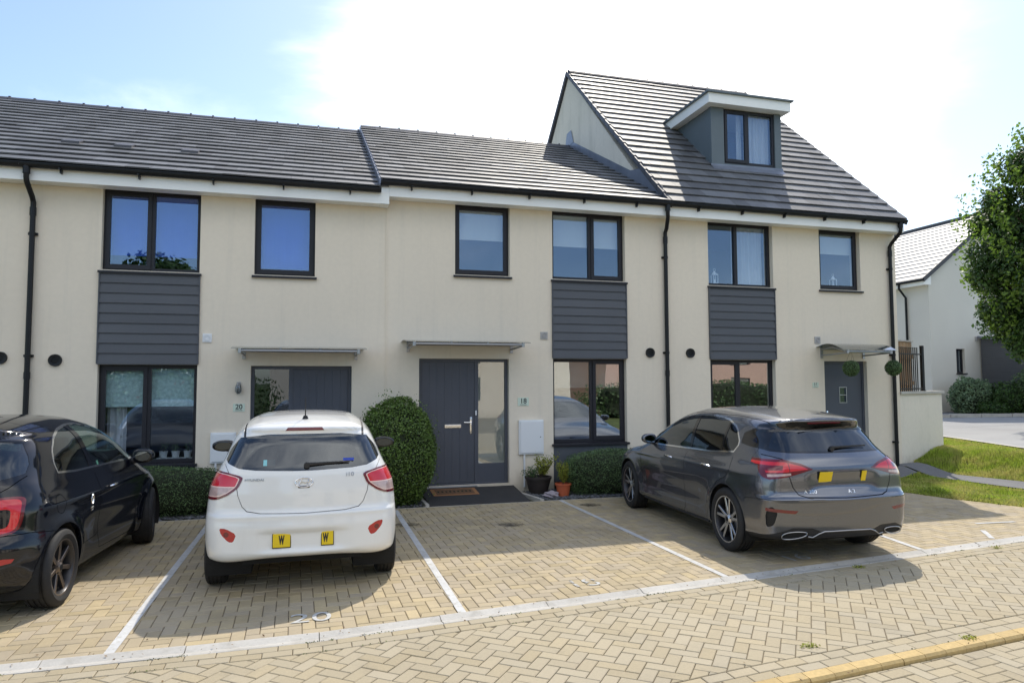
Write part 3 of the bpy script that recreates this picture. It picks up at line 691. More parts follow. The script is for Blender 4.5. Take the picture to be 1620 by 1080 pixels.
# lead where the lower roof meets the gable
v=MB(); xg=6.243
def lz(y): return EZ+(y-EY)*P1+.05
for i in range(14):
    y=EY+.35+i*(RY-EY-.35)/14; d=(RY-EY-.35)/14+.01
    v.add([(xg,y,lz(y)-.05),(xg,y+d,lz(y+d)-.05),(xg,y+d,lz(y+d)+.17),(xg,y,lz(y)+.17),(xg-.008,y,lz(y)-.05),(xg-.008,y+d,lz(y+d)-.05),(xg-.008,y+d,lz(y+d)+.17),(xg-.006,y,lz(y)+.17)],[(4,7,6,5),(3,2,6,7),(0,3,7,4),(1,5,6,2)])
v.add([(xg-.013,RY-.35,lz(RY)),(xg-.013,RY+.25,lz(RY)),(xg-.013,RY+.12,lz(RY)+.36),(xg-.013,RY-.18,lz(RY)+.36)],[(0,1,2,3)])
v.add([(xg-.02,EY+.02,lz(EY)-.05),(xg-.02,1.6,lz(1.6)+.0),(xg-.02,1.6,lz(1.6)+.10),(xg-.02,.95,EZ+(1.25)*P2-.12),(xg-.02,EY+.02,EZ+.03)],[(0,1,2,3,4)])
v.build('flashing',m_lead,h16)
window(h16,7.14,8.56,3.66,GT,2,None,mull=7.80,curt=[(7.82,8.5),(7.2,7.3)]); window(h16,9.64,10.62,3.67,GT,1,0,.33)
window(h16,7.14,8.56,.80,2.262,2,0,None,mull=7.80)
cladding(h16,7.13,8.57,2.275,3.61)
door(h16,9.68,10.70,.15,2.25,(9.733,10.645),None,slot=False,hand=-1,glaz=(10.10,10.28,1.42,1.74))
canopy(h16,9.62,10.62,2.42,2.50,arch=.09); vent_square(h16,9.53,2.66,m_vent); vent_round(h16,6.72,2.38); downpipe(h16,11.32,z0,.1,dx=.0); plate(h16,9.46,1.78,'16',w_=.14,hh=.10)
# dormer
d=MB(); zb=lambda y: EZ+(y-EY)*P2
zt=7.56
d.box(DX0,DX0+.30,DY,DY+.1,zb(DY)+.0,zt); d.box(DX1-.16,DX1,DY,DY+.1,zb(DY),zt); d.box(DX0+.30,DX1-.16,DY+.02,DY+.1,zb(DY),6.39)
for xa,xb in ((DX0+.012,DX0+.05),(DX1-.05,DX1-.012)): d.prism([(DY+.09,zb(DY+.09)-.05),(2.42,zb(2.42)-.05),(2.42,zt+.0),(DY+.09,zt)],'x',xa,xb)
m_dorm=pmat('blue grey dormer cladding',(.115,.145,.165),.5,var=(1.5,.08))
D=d.build('dormer',m_dorm,h16)
d=MB(); FX0,FX1,FY=DX0-.17,DX1+.10,DY-.20
zf0,zf1=7.56,7.765
d.box(FX0,FX1,FY,FY+.02,zf0,zf1); d.prism([(FY+.021,zf0),(2.38,zf0),(2.62,zf1),(FY+.021,zf1)],'x',FX0,FX0+.02); d.prism([(FY+.021,zf0),(2.38,zf0),(2.62,zf1),(FY+.021,zf1)],'x',FX1-.02,FX1); d.box(FX0+.021,FX1-.021,FY+.021,2.4,zf0+.004,zf0+.02)
d.build('dormer_fascia',m_fascia,D)
d=MB(); d.prism([(FY-.05,zf1+.001),(2.68,zf1+.001),(2.72,zf1+.035),(FY-.05,zf1+.035)],'x',FX0-.05,FX1+.05); d.build('dormer_roof',m_dorm,D)
f=window(D,DX0+.30,DX1-.16,6.395,7.555,2,0,None,y=DY+.03,sillx=None,curt=None,mull=8.78); f.name='dormer_window'
# keep the chain three deep: the dormer window's pieces belong to the dormer
for c in list(f.children): c.parent=D
B=MB(); vs=[]; n=70
for a,b_ in ((8.80,9.42),(8.62,8.75)):
    vs=[];n=int((b_-a)/.01)
    for i in range(n+1):
        x=a+(b_-a)*i/n; yy=DY+.20+.02*math.sin(x*70)+.01*math.sin(x*29); vs+=[(x,yy,6.42),(x,yy,7.52)]
    B.add(vs,[(2*i,2*i+2,2*i+3,2*i+1) for i in range(n)])
B.build('curtain',m_curtain,D,smooth=True,fix=False)
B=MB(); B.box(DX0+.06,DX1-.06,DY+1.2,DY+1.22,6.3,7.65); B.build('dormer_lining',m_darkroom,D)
d=MB()
d.add([(DX0-.02,DY-.15,zb(DY-.15)+.062),(DX1+.03,DY-.15,zb(DY-.15)+.062),(DX1+.03,DY-.002,zb(DY)+.075),(DX0-.02,DY-.002,zb(DY)+.075),(DX0-.02,DY-.002,zb(DY)+.10),(DX1+.03,DY-.002,zb(DY)+.13)],[(0,1,2,3),(3,2,5,4)]); d.build('apron_flashing',m_lead,D)

# ============================================================ leaves
def leaf_mesh(pts,nrm,size,jit=.9,aspect=.55,cup=.25):
    n=len(pts); pts=np.asarray(pts); nrm=np.asarray(nrm)+RNG.normal(0,jit,(n,3)); nrm/=np.linalg.norm(nrm,axis=1)[:,None]+1e-9
    a=RNG.normal(0,1,(n,3)); a-=nrm*np.sum(a*nrm,1)[:,None]; a/=np.linalg.norm(a,axis=1)[:,None]; b=np.cross(nrm,a)
    s=size*RNG.uniform(.6,1.3,n)[:,None]
    v=np.stack([pts-a*s*.5,pts+b*s*aspect*.5-nrm*s*cup*.2,pts+a*s*.5,pts-b*s*aspect*.5-nrm*s*cup*.2],1).reshape(-1,3)
    me=bpy.data.meshes.new('leaves'); me.vertices.add(4*n); me.vertices.foreach_set('co',v.ravel()); me.loops.add(4*n); me.loops.foreach_set('vertex_index',np.arange(4*n))
    me.polygons.add(n); me.polygons.foreach_set('loop_start',np.arange(0,4*n,4)); me.polygons.foreach_set('loop_total',np.full(n,4)); me.update(); me.validate(); return me
def blob_points(n,rx,ry,rz,c,shell=.25,lump=.12,power=2.0,seed=0,flat=None):
    rg=np.random.default_rng(seed+11); d=rg.normal(0,1,(n,3)); d/=np.linalg.norm(d,axis=1)[:,None]
    q=(np.abs(d)**power).sum(1)**(1/power); d0=d/q[:,None]
    ph=rg.uniform(0,6,(6,)); l=1+lump*(np.sin(d[:,0]*5+ph[0])*np.sin(d[:,1]*4+ph[1])+.6*np.sin(d[:,2]*7+ph[2])*np.sin(d[:,0]*9+ph[3])+.5*np.sin(d[:,1]*13+ph[4]+d[:,2]*11))
    r=l*(1-shell*rg.uniform(0,1,n)**1.6)
    p=d0*r[:,None]*np.array([rx,ry,rz])+np.array(c); return p,d
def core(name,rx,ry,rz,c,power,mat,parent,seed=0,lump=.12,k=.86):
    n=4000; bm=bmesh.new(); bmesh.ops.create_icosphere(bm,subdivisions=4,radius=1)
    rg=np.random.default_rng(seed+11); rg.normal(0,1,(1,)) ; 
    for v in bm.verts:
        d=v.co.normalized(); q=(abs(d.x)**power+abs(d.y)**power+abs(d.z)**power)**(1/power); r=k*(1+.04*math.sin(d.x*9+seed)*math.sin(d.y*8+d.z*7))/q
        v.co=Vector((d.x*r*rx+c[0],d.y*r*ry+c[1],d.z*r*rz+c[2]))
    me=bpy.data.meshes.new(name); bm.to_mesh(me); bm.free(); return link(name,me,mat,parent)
def shrub(name,label,cat,c,rx,ry,rz,n,size,mat,power=2.,seed=0,lump=.06,group=None,shell=.2,jit=.8,corek=.86,aspect=.55,sprigs=0):
    t=thing(name,label,cat,(0,0,0),0,group)
    p,d=blob_points(n,rx,ry,rz,c,shell,lump,power,seed)
    if sprigs:
        ps,ds=blob_points(sprigs,rx*1.06,ry*1.06,rz*1.06,c,.1,lump*2,power,seed+5); p=np.vstack([p,ps]); d=np.vstack([d,ds])
    k=p[:,2]>.015+max(0,terr(c[0],c[1])); me=leaf_mesh(p[k],d[k],size,jit,aspect); o=link('foliage',me,mat,t)
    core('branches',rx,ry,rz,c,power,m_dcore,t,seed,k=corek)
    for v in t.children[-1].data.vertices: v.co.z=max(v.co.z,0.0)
    return t
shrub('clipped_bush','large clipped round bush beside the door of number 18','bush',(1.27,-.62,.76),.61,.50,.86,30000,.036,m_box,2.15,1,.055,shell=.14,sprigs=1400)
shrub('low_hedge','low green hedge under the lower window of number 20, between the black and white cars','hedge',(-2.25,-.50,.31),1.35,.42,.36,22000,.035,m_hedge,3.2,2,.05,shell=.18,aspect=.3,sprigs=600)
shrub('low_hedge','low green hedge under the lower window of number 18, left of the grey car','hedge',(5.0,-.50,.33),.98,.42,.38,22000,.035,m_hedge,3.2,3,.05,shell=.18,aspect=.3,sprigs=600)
# ---- door paths, gravel bed
mb=MB(); mb.prism([(-.99,-.04),(-.99,.012),(-.032,.122),(-.032,-.04)],'x',1.72,3.30); tag(mb.build('door_path',m_asph),kind='structure')
mb=MB(); mb.prism([(-.99,-.04),(-.99,.010),(-.032,.0),(-.032,-.04)],'x',-1.1,.75); tag(mb.build('door_path',m_asph),kind='structure')
mb=MB(); mb.prism([(3.302,-.05),(3.36,-.05),(3.52,-.99),(3.46,-.99)],'z',-.03,.03); mb.box(1.66,1.715,-.99,-.05,-.03,.035); mb.box(-3.9,9.2,-1.0,-.992,-.03,.004); tag(mb.build('path_edging',m_conc),kind='structure')
mb=MB()
def pebble(mb,x,y,z,r):
    a=random.uniform(0,PI); vs=[]
    for k in range(6):
        t=a+k*PI/3; rr_=r*random.uniform(.7,1.15); vs.append((x+rr_*math.cos(t),y+rr_*.7*math.sin(t),z+random.uniform(-.004,.004)))
    vs2=[(x+(p[0]-x)*.6,y+(p[1]-y)*.6,p[2]+r*random.uniform(.35,.6)) for p in vs]
    mb.add(vs+vs2,[tuple(range(6,12))]+[(k,(k+1)%6,6+(k+1)%6,6+k) for k in range(6)])
for i in range(2600):
    x=random.uniform(3.47,5.6); y=random.uniform(-.97,-.03); pebble(mb,x,y,random.uniform(-.005,.02),random.uniform(.012,.03))
for i in range(2200):
    x=random.uniform(-3.9,-1.1); y=random.uniform(-.97,-.03); pebble(mb,x,y,random.uniform(-.005,.02),random.uniform(.012,.03))
for i in range(500):
    x=random.uniform(.77,1.65); y=random.uniform(-.97,-.03); pebble(mb,x,y,random.uniform(-.005,.02),random.uniform(.012,.03))
for i in range(2600):
    x=random.uniform(5.6,9.3); y=random.uniform(-.97,-.03); pebble(mb,x,y,random.uniform(-.005,.02),random.uniform(.012,.03))
tag(mb.build('slate_chippings',m_pebble,fix=False),'dark slate chippings in the beds along the house fronts','chippings',kind='stuff')
# ---- doormat
t=thing('doormat','brown rectangular doormat with a lighter border at the door of number 18','doormat',(2.24,-.27,.082)); t.rotation_euler.x=.116
def bl(mb,*a,**k): mb.box(*a,**k)
b=MB(); b.box(-.37,.37,-.2,.19,.003,.018,c=.004); b.build('mat_border',m_matb,t); b=MB(); b.box(-.31,.31,-.15,.14,.0185,.022)
b.build('mat_pile',m_mat,t)
b=MB()
for i in range(9): b.box(-.28+i*.065,-.25+i*.065,-.05,.03,.0222,.0235)
b.build('mat_pattern',m_dcore,t)
# ---- pots
def leaves_tuft(name,parent,base,n,h,spread,mat,size,seed,stems=12,lean=(0,0)):
    rg=np.random.default_rng(seed); P=[];Nn=[];tb=MB()
    for s in range(stems):
        a=rg.uniform(0,2*PI); r=rg.uniform(.2,1)*spread; hh=h*rg.uniform(.55,1); tip=np.array([r*math.cos(a)+lean[0]*hh,r*math.sin(a)+lean[1]*hh,hh])
        path=[np.array(base)+tip*t+np.array([0,0,-.04*t*(1-t)]) for t in (0,.35,.7,1)]
        tb.tube([tuple(p) for p in path],[.004,.003,.002,.001],5)
        for k in range(n//stems):
            t=rg.uniform(.25,1.0); p=np.array(base)+tip*t+rg.normal(0,.012+.016*t,3); P.append(p); Nn.append(rg.normal(0,1,3)+[0,0,.6])
    o=link('foliage',leaf_mesh(P,Nn,size,.4,.4),mat,parent); tb.build('stems',m_twig,parent)
def pot(mb,x,y,r0,r1,h,z=0): mb.lathe([(0,z),(r0,z),(r0+(r1-r0)*.86,z+h*.86),(r1+.008,z+h*.87),(r1+.01,z+h),(r1-.012,z+h),(r1-.02,z+h-.03),(0,z+h-.035)],28,'z',(x,y,0))
t=thing('potted_plant','dark tapered tub of yellow green plants under the white meter box','plant',(3.66,-.28,0))
b=MB(); b.lathe([(0,0),(.145,0),(.21,.24),(.225,.25),(.228,.285),(.20,.287),(.19,.25),(0,.25)],28,'z'); b.build('pot',pmat('dark brown tub',(.035,.028,.026),.6,var=(9,.2)),t,smooth=True)
leaves_tuft('a',t,(0.04,0,.25),620,.42,.24,m_leafy,.05,3,20,(.25,0)); leaves_tuft('b',t,(-.08,0,.25),360,.2,.2,m_hedge,.04,4,14,(-.3,0))
t=thing('potted_plant','orange pot of upright yellow green foliage beside the gravel bed hedge','plant',(3.96,-.66,0))
b=MB(); pot(b,0,0,.09,.125,.20,.01); b.build('pot',m_terra,t,smooth=True)
leaves_tuft('a',t,(0,0,.19),1500,.36,.13,m_leafy,.03,5,30)
t=thing('rock','pale lilac lump of rock on the slate chippings beside the orange pot','rock',(3.72,-.72,0.0))
bm=bmesh.new(); bmesh.ops.create_icosphere(bm,subdivisions=3,radius=1)
for v in bm.verts:
    d=v.co.copy(); k=1+.22*math.sin(d.x*4+1)*math.sin(d.y*5)+.15*math.sin(d.z*7+d.x*5); v.co=Vector((d.x*.12*k,d.y*.08*k,.045+d.z*.055*k))
me=bpy.data.meshes.new('rock'); bm.to_mesh(me); bm.free(); link('stone',me,pmat('lilac stone',(.36,.32,.36),.8,var=(14,.2),bump=(40,.5,.01)),t)
# ---- topiary balls hanging from the canopy of number 16
for (x,y,z,lb) in ((9.72,-.66,2.09,'dark green topiary ball hanging before the door of number 16'),(10.70,-.66,2.10,'dark green topiary ball hanging before the rightmost downpipe')):
    t=thing('topiary_ball',lb,'topiary ball',(x,y,z),0,'topiary balls hanging from the canopy')
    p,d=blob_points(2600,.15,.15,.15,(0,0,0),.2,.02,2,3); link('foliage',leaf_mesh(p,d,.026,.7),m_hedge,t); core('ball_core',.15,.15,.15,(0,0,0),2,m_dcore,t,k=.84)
    b=MB()
    for k in range(3):
        a=k*2*PI/3; b.tube([(.09*math.cos(a),.09*math.sin(a),.11),(0,0,.34)],.002,4)
    b.tube([(0,0,.34),(0,0,.34)],.002,4)
    b.build('chain',m_black,t)

# ---- things on the window sills
def sill_pot(x,z,lab,seed):
    t=thing('sill_pot',lab,'plant pot',(x,.24,z)); b=MB(); b.lathe([(0,0),(.045,0),(.06,.09),(.066,.10),(.05,.10),(.045,.085),(0,.085)],18,'z'); b.build('pot',m_white,t,smooth=True); leaves_tuft('a',t,(0,0,.08),70,.14,.07,m_hedge,.035,seed,6)
    b=MB(); b.box(-.09,.09,-.03,.09,-.03,-.001); b.build('shelf',m_white,t)
for i,(x,lab) in enumerate(((-2.14,'white pot plant inside the lower window of number 20, left of three'),(-1.97,'white pot plant inside the lower window of number 20, middle of three'),(-1.80,'white pot plant inside the lower window of number 20, right of three'))): sill_pot(x,.86-D20,lab,70+i)
def lantern(x,z,lab):
    t=thing('lantern',lab,'lantern',(x,.24,z)); b=MB(); s=.05
    b.box(-s,s,-s,s,0,.015); b.box(-s,s,-s,s,.17,.185)
    for a in (-1,1):
        for c in (-1,1): b.box(a*(s-.005)-.005,a*(s-.005)+.005,c*(s-.005)-.005,c*(s-.005)+.005,.015,.17)
    b.lathe([(.06,.185),(.02,.235),(.012,.25),(0,.25)],4,'z'); b.tube([(math.cos(a)*.025,0,.27+math.sin(a)*.025) for a in np.linspace(0,2*PI,13)],.004,6); b.build('lantern_frame',m_white,t)
    b=MB(); b.lathe([(0,.016),(.022,.016),(.022,.08),(0,.08)],14,'z'); b.build('candle',m_fascia,t)
    b=MB(); b.box(-.06,.06,-.06,.06,-.02,-.001); b.build('shelf',m_white,t)
lantern(7.42,3.725,'white lantern inside the left upper window of number 16'); lantern(10.16,3.735,'white lantern inside the narrow upper window of number 16')

b=MB(); b.box(2.665,2.69,.07,.088,1.30,1.38,c=.004); b.build('door_bell',m_white,h18)
# ============================================================ right hand side and beyond
def grid_sheet(name,mat,poly_fn,x0,x1,y0,y1,st,dz,kind='structure'):
    xs=np.arange(x0,x1+st,st); ys=np.arange(y0,y1+st,st); mb=MB()
    for i in range(len(xs)-1):
        for j in range(len(ys)-1):
            x,y=xs[i],ys[j]
            if poly_fn(x+st/2,y+st/2):
                c=[(x,y),(x+st,y),(x+st,y+st),(x,y+st)]; mb.add([(a,b,terr(a,b)+dz) for a,b in c],[(0,1,2,3)])
    o=mb.build(name,mat,fix=False); bm=bmesh.new(); bm.from_mesh(o.data); bmesh.ops.remove_doubles(bm,verts=bm.verts,dist=.001); bm.to_mesh(o.data); bm.free(); tag(o,kind=kind); return o
def strip_sheet(name,mat,left,right,dz,n=24):
    mb=MB(); vs=[]
    for i in range(n+1):
        t=i/n; a=Vector(left[0]).lerp(Vector(left[1]),t) if len(left)==2 else None
        b=Vector(right[0]).lerp(Vector(right[1]),t)
        for k in range(5):
            p=a.lerp(b,k/4); vs.append((p.x,p.y,terr(p.x,p.y)+dz))
    fs=[(i*5+k,i*5+k+1,(i+1)*5+k+1,(i+1)*5+k) for i in range(n) for k in range(4)]
    mb.add(vs,fs); return tag(mb.build(name,mat,fix=True),kind='structure')
strip_sheet('footpath',m_path,((11.36,.0),(11.75,-5.)),((11.88,.0),(12.35,-5.)),.012)
strip_sheet('footpath',m_path,((11.36,-.002),(9.4,-.35)),((11.36,-.5),(9.4,-.9)),.006)
# road behind the grass bank
strip_sheet('side_road',m_road,((13.2,-3.6),(15.1,3.5)),((26.,-3.6),(26,3.5)),.012)
strip_sheet('side_road',m_road,((15.1,3.5),(14.2,40)),((26.0,3.5),(20.2,7.0)),.014)
mb=MB(); 
K=[(30.,4.4),(24.,5.4),(20.2,6.6),(18.6,8.2),(17.8,12),(17.5,30)]
for i in range(len(K)-1):
    a,b=Vector(K[i]),Vector(K[i+1]); n=max(1,int((b-a).length/.9)); d=(b-a)/n; nn=Vector((d.y,-d.x)).normalized()*-.125
    for k in range(n):
        p=a+d*k+d*.01; q=a+d*(k+1)-d*.01; z=terr(p.x,p.y)
        vs=[(p.x,p.y,z),(q.x,q.y,z),(q.x-nn.x,q.y-nn.y,z),(p.x-nn.x,p.y-nn.y,z)]; mb.add(vs+[(v[0],v[1],z+.115) for v in vs],[(4,5,6,7),(0,1,5,4),(2,3,7,6),(0,3,7,4),(1,2,6,5)])
tag(mb.build('far_kerb',m_conc),kind='structure')
mb=MB(); vs=[]
for x,y in K: vs+=[(x+.05,y+.1,terr(x,y)+.105),(x+1.6,y+1.7,terr(x,y)+.105)]
mb.add(vs,[(2*i,2*i+2,2*i+3,2*i+1) for i in range(len(K)-1)]); tag(mb.build('far_pavement',m_path),kind='structure')
# low kerb line between bank and road
mb=MB(); vs=[]
for i in range(20):
    t=i/19; x=13.2+(15.1-13.2)*t; y=-3.6+7.1*t; z=terr(x,y)+.02; vs+=[(x-.06,y,z),(x+.06,y,z+.004)]
mb.add(vs,[(2*i,2*i+1,2*i+3,2*i+2) for i in range(19)]); tag(mb.build('road_edge',m_conc),kind='structure')

# grass blades
def grassfn(x,y):
    if x<grassX(y)-.0 : return False
    xp=11.36+(-y)*.078
    if xp-.03<x<xp+.56: return False
    if y>-.02-(11.4-x)*.2 and x<11.5: return False
    if -.9<y<-.0 and x<11.4 and y>-.5-(11.36-x)*.2: return False
    xr=13.2+(y+3.6)*(1.9/7.1)
    if x>xr-.1: return False
    if y>(x-11.5)*.37-.02 and x>11.5 and x<13.35: return False
    return True
def grass(n,x0,x1,y0,y1,hmin,hmax,name,lab,wd=.006):
    P=[]
    rg=np.random.default_rng(5); k=0; vs=[];fs=[]
    while k<n:
        x,y=rg.uniform(x0,x1),rg.uniform(y0,y1)
        if not grassfn(x,y): continue
        patch=.55+.45*math.sin(x*3.1+1)*math.sin(y*2.3)+.25*math.sin(x*9)*math.sin(y*8+1)
        near=max(0,1-abs(x-grassX(y)-.45)/.5)
        h=rg.uniform(hmin,hmax)*(.55+.5*patch+.9*near); a=rg.uniform(0,PI*2); l=rg.uniform(.1,.7)*h; w_=wd*rg.uniform(.6,1.6)*(1+near)
        z=terr(x,y)-.055; c,s_=math.cos(a),math.sin(a); b=len(vs)
        vs+=[(x-s_*w_,y+c*w_,z),(x+s_*w_,y-c*w_,z),(x+s_*w_*.7+c*l*.4,y-c*w_*.7+s_*l*.4,z+.05+h*.6),(x-s_*w_*.7+c*l*.4,y+c*w_*.7+s_*l*.4,z+.05+h*.6),(x+c*l,y+s_*l,z+.05+h)]
        fs+=[(b,b+1,b+2,b+3),(b+3,b+2,b+4)]; k+=1
    me=bpy.data.meshes.new(name); me.from_pydata(vs,[],fs); tag(link(name,me,m_grass),lab,'grass',kind='stuff')
grass(60000,9.3,15.2,-4.8,3.4,.02,.055,'grass','green grass on the verge and bank right of the house')
# weeds in the paving joints
for i,(x,y,lb) in enumerate(((7.3,-5.40,'small green weed growing at the channel behind the grey car'),(4.55,-7.42,'small weed between the kerb blocks at the lower right'),(5.25,-5.62,'small weed in the joints in the grey car shadow'),(3.35,-7.22,'small weed left of the ochre kerb'))):
    t=thing('weed',lb,'weed',(x,y,0)); P=RNG.normal(0,1,(60,3))*[.035,.02,.004]+[0,0,.012]; link('leaves',leaf_mesh(P,np.tile([0,0,1.],(60,1)),.022,.6),m_leafy,t)
# ---- garden wall with railing and fence
t=thing('garden_wall','cream rendered garden wall with stone coping joined to the right end house','wall',(11.52,0,0))
def P2l(x,y): return (x-11.52,y)
b=MB(); poly=[P2l(11.503,.015),P2l(13.3,.66),P2l(13.3,4),P2l(11.503,4)]; b.prism(poly,'z',-.1,1.585); b.build('wall',m_side,t)
b=MB(); b.prism([P2l(11.505,-.03),P2l(13.34,.62),P2l(13.34,.92),P2l(11.505,.28)],'z',1.586,1.64); b.build('coping',m_conc,t)
t=thing('railing','black metal picket railing standing on the garden wall coping','railing',(11.55,.10,1.641))
b=MB()
d=Vector((1,.36,0)).normalized()
for k in range(11): p=d*(.03+.085*k*1.02); b.tube([(p.x,p.y,.0),(p.x,p.y,.90)],.011,8); b.lathe([(.011,0),(.017,.012),(0,.03)],8,'z',(p.x,p.y,.90))
b.build('picket',m_black,t)['kind']='stuff'
b=MB()
for z in (.05,.78): 
    q=d*1.08; b.tube([(0,0,z),(q.x,q.y,z)],.014,6)
b.build('rail',m_black,t)
q=d*1.12; b=MB(); b.box(q.x-.03,q.x+.03,q.y-.03,q.y+.03,0,.97,c=.004); b.box(q.x-.04,q.x+.04,q.y-.04,q.y+.04,0,.02); b.build('post',m_black,t)
t=thing('fence_panel','short weathered timber fence panel behind the black railing','fence',(11.52,.36,1.586),R(19.8))
b=MB()
for k in range(9): x=.02+k*.135; b.box(x,x+.118,.02,.035,.02,1.12); 
b.build('boards',m_wood,t)
b=MB()
for z in (.18,.75): b.box(0,1.23,-.02,.018,z,z+.09)
b.build('rails',m_wood,t)
b=MB(); b.box(-.01,1.24,-.01,.05,1.121,1.15); b.build('capping',m_conc,t)
# ---- far house
t=thing('far_house','pale rendered house with a bright grey roof, far right, partly behind the tree','house',(21.3,8.28,0))
gz=.6; ez=5.70; pw=.74; hw=3.4; LN=9.
W=MB(); th=.25
holes=[(1.15,1.55,2.14,3.02)]
W2=MB(); wall_holes(W2,0,2*hw,gz,ez,holes,0,th); 
W2.prism([(0,ez+.001),(2*hw,ez+.001),(hw,ez+hw*pw-.05)],'y',0,th); W2.build('gable_wall',m_render_far,t)
W.box(0,th,th,LN,gz,ez); W.build('wall',m_render_far,t)
W=MB(); W.box(2*hw-th,2*hw,th,LN,gz,ez); W.build('wall',m_render_far,t)
W=MB(); W.box(th,2*hw-th,LN-th,LN,gz,ez); W.build('wall',m_render_far,t)
r=MB(); n=15
for k in range(n):
    for sgn in (1,-1):
        X=lambda u: u if sgn>0 else 2*hw-u
        a=-.3+(hw+.3)*k/n; b_=-.3+(hw+.3)*(k+1)/n+.02; za=ez+a*pw; zb_=ez+b_*pw
        r.add([(X(a),-.12,za+.03),(X(a),LN+.1,za+.03),(X(a),LN+.1,za+.085),(X(a),-.12,za+.085),(X(b_),-.12,zb_+.05),(X(b_),LN+.1,zb_+.05),(X(b_),-.12,zb_-.04),(X(a),-.12,za-.04)],[(0,1,2,3),(3,2,5,4),(3,4,6,7)])
rf=r.build('roof',m_tilefar,t)
r=MB(); r.box(hw-.1,hw+.1,-.12,LN+.1,ez+hw*pw+.02,ez+hw*pw+.12); r.build('ridge_tiles',m_ridge,rf)
r=MB()
for sgn in (1,-1):
    X=lambda u: u if sgn>0 else 2*hw-u
    r.prism([(X(-.34),ez-.30*pw-.08),(X(-.34),ez-.30*pw+.10),(X(hw),ez+hw*pw+.13),(X(hw),ez+hw*pw-.04)],'y',-.16,-.121)
r.build('verge',m_ridge,rf)
r=MB(); r.box(-.30,-.28,-.10,LN,ez-.40,ez-.16); r.box(-.279,-.002,-.10,LN,ez-.38,ez-.36); r.prism([(-.30,ez-.40),(-.30,ez-.18),(0,ez+.0),(0,ez-.4)],'y',-.119,-.101); r.build('fascia',m_fascia,t)
r=MB(); r.tube([(-.36,-.12,ez-.22),(-.36,LN,ez-.22)],.055,8); r.build('gutter',m_black,t)
r=MB(); r.tube([(-.36,.95,ez-.25),(-.36,.95,ez-.42),(-.06,.95,ez-.75),(-.06,.95,gz)],.04,10); r.build('downpipe',m_black,t)
f=MB(); f.box(1.15,1.20,.1,.16,2.14,3.02); f.box(1.50,1.55,.1,.16,2.14,3.02); f.box(1.2,1.5,.1,.16,2.14,2.2); f.box(1.2,1.5,.1,.16,2.96,3.02); w_=f.build('window',m_frame,t)
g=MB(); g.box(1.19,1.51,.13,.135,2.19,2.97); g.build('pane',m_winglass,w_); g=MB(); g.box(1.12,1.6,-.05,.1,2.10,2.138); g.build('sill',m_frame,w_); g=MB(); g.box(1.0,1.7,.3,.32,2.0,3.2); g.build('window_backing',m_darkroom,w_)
f=MB(); f.box(-.045,-.005,3.45,4.9,4.35,5.55); w_=f.build('window',m_frame,t); g=MB(); g.box(-.05,-.046,3.52,4.83,4.42,5.48); g.build('pane',m_winglass,w_)
f=MB(); f.box(-.05,-.002,1.8,3.0,4.40,5.32); w_=f.build('window',m_frame,t); g=MB(); g.box(-.055,-.051,1.87,2.93,4.47,5.25); g.build('pane',m_winglass,w_)
v=MB(); v.box(2.05,2.17,-.03,-.0,3.32,3.48); v.build('extract_vent',m_vent,t)
v=MB(); v.box(1.35,1.75,-.16,-.002,1.35,1.75,c=.01); v.build('meter_box',m_white,t)
# lean to
t=thing('lean_to_store','charcoal boarded lean-to store with a pale sloping roof against the far house','store',(23.55,6.4,0))
b=MB(); gz2=.6
for k in range(14):
    z=gz2+k*.19; z2=z+.188
    if z2<3.1: b.box(0,3.0,-.004*(k%2),1.82,z,z2)
b.prism([(0.0,gz2+13*.19),(1.82,gz2+13*.19),(1.82,3.42)],'x',0,3.0); b.build('boards',m_clad,t)
b=MB(); b.prism([(-.15,3.06),(1.85,3.44),(1.85,3.50),(-.15,3.12)],'x',-.12,3.1); b.build('roof',m_lead,t)
# ---- shrubs by the far house
def fshrub(label,c,r,rz,n,size,mat,seed,lump=.12,group=None):
    z=terr(c[0],c[1]); t=shrub('shrub',label,'shrub',(c[0],c[1],z+rz*.8),r,r*.8,rz,n,size,mat,2.2,seed,lump,group,shell=.3,jit=.9,corek=.78); return t
fshrub('pale green rounded shrub in front of the far house gable',(21.9,7.3),.75,.72,6500,.085,m_leafp,21)
fshrub('dark green shrub in front of the charcoal lean-to store',(22.65,6.55),.70,.62,5500,.08,m_leaf,22)
fshrub('tall dark shrub at the right edge beside the lean-to store',(23.35,6.0),.8,.95,7500,.085,m_hedge,23)
fshrub('low dark ground shrub between the kerb and the lean-to store',(22.0,6.55),.55,.28,4000,.08,m_leaf,26)
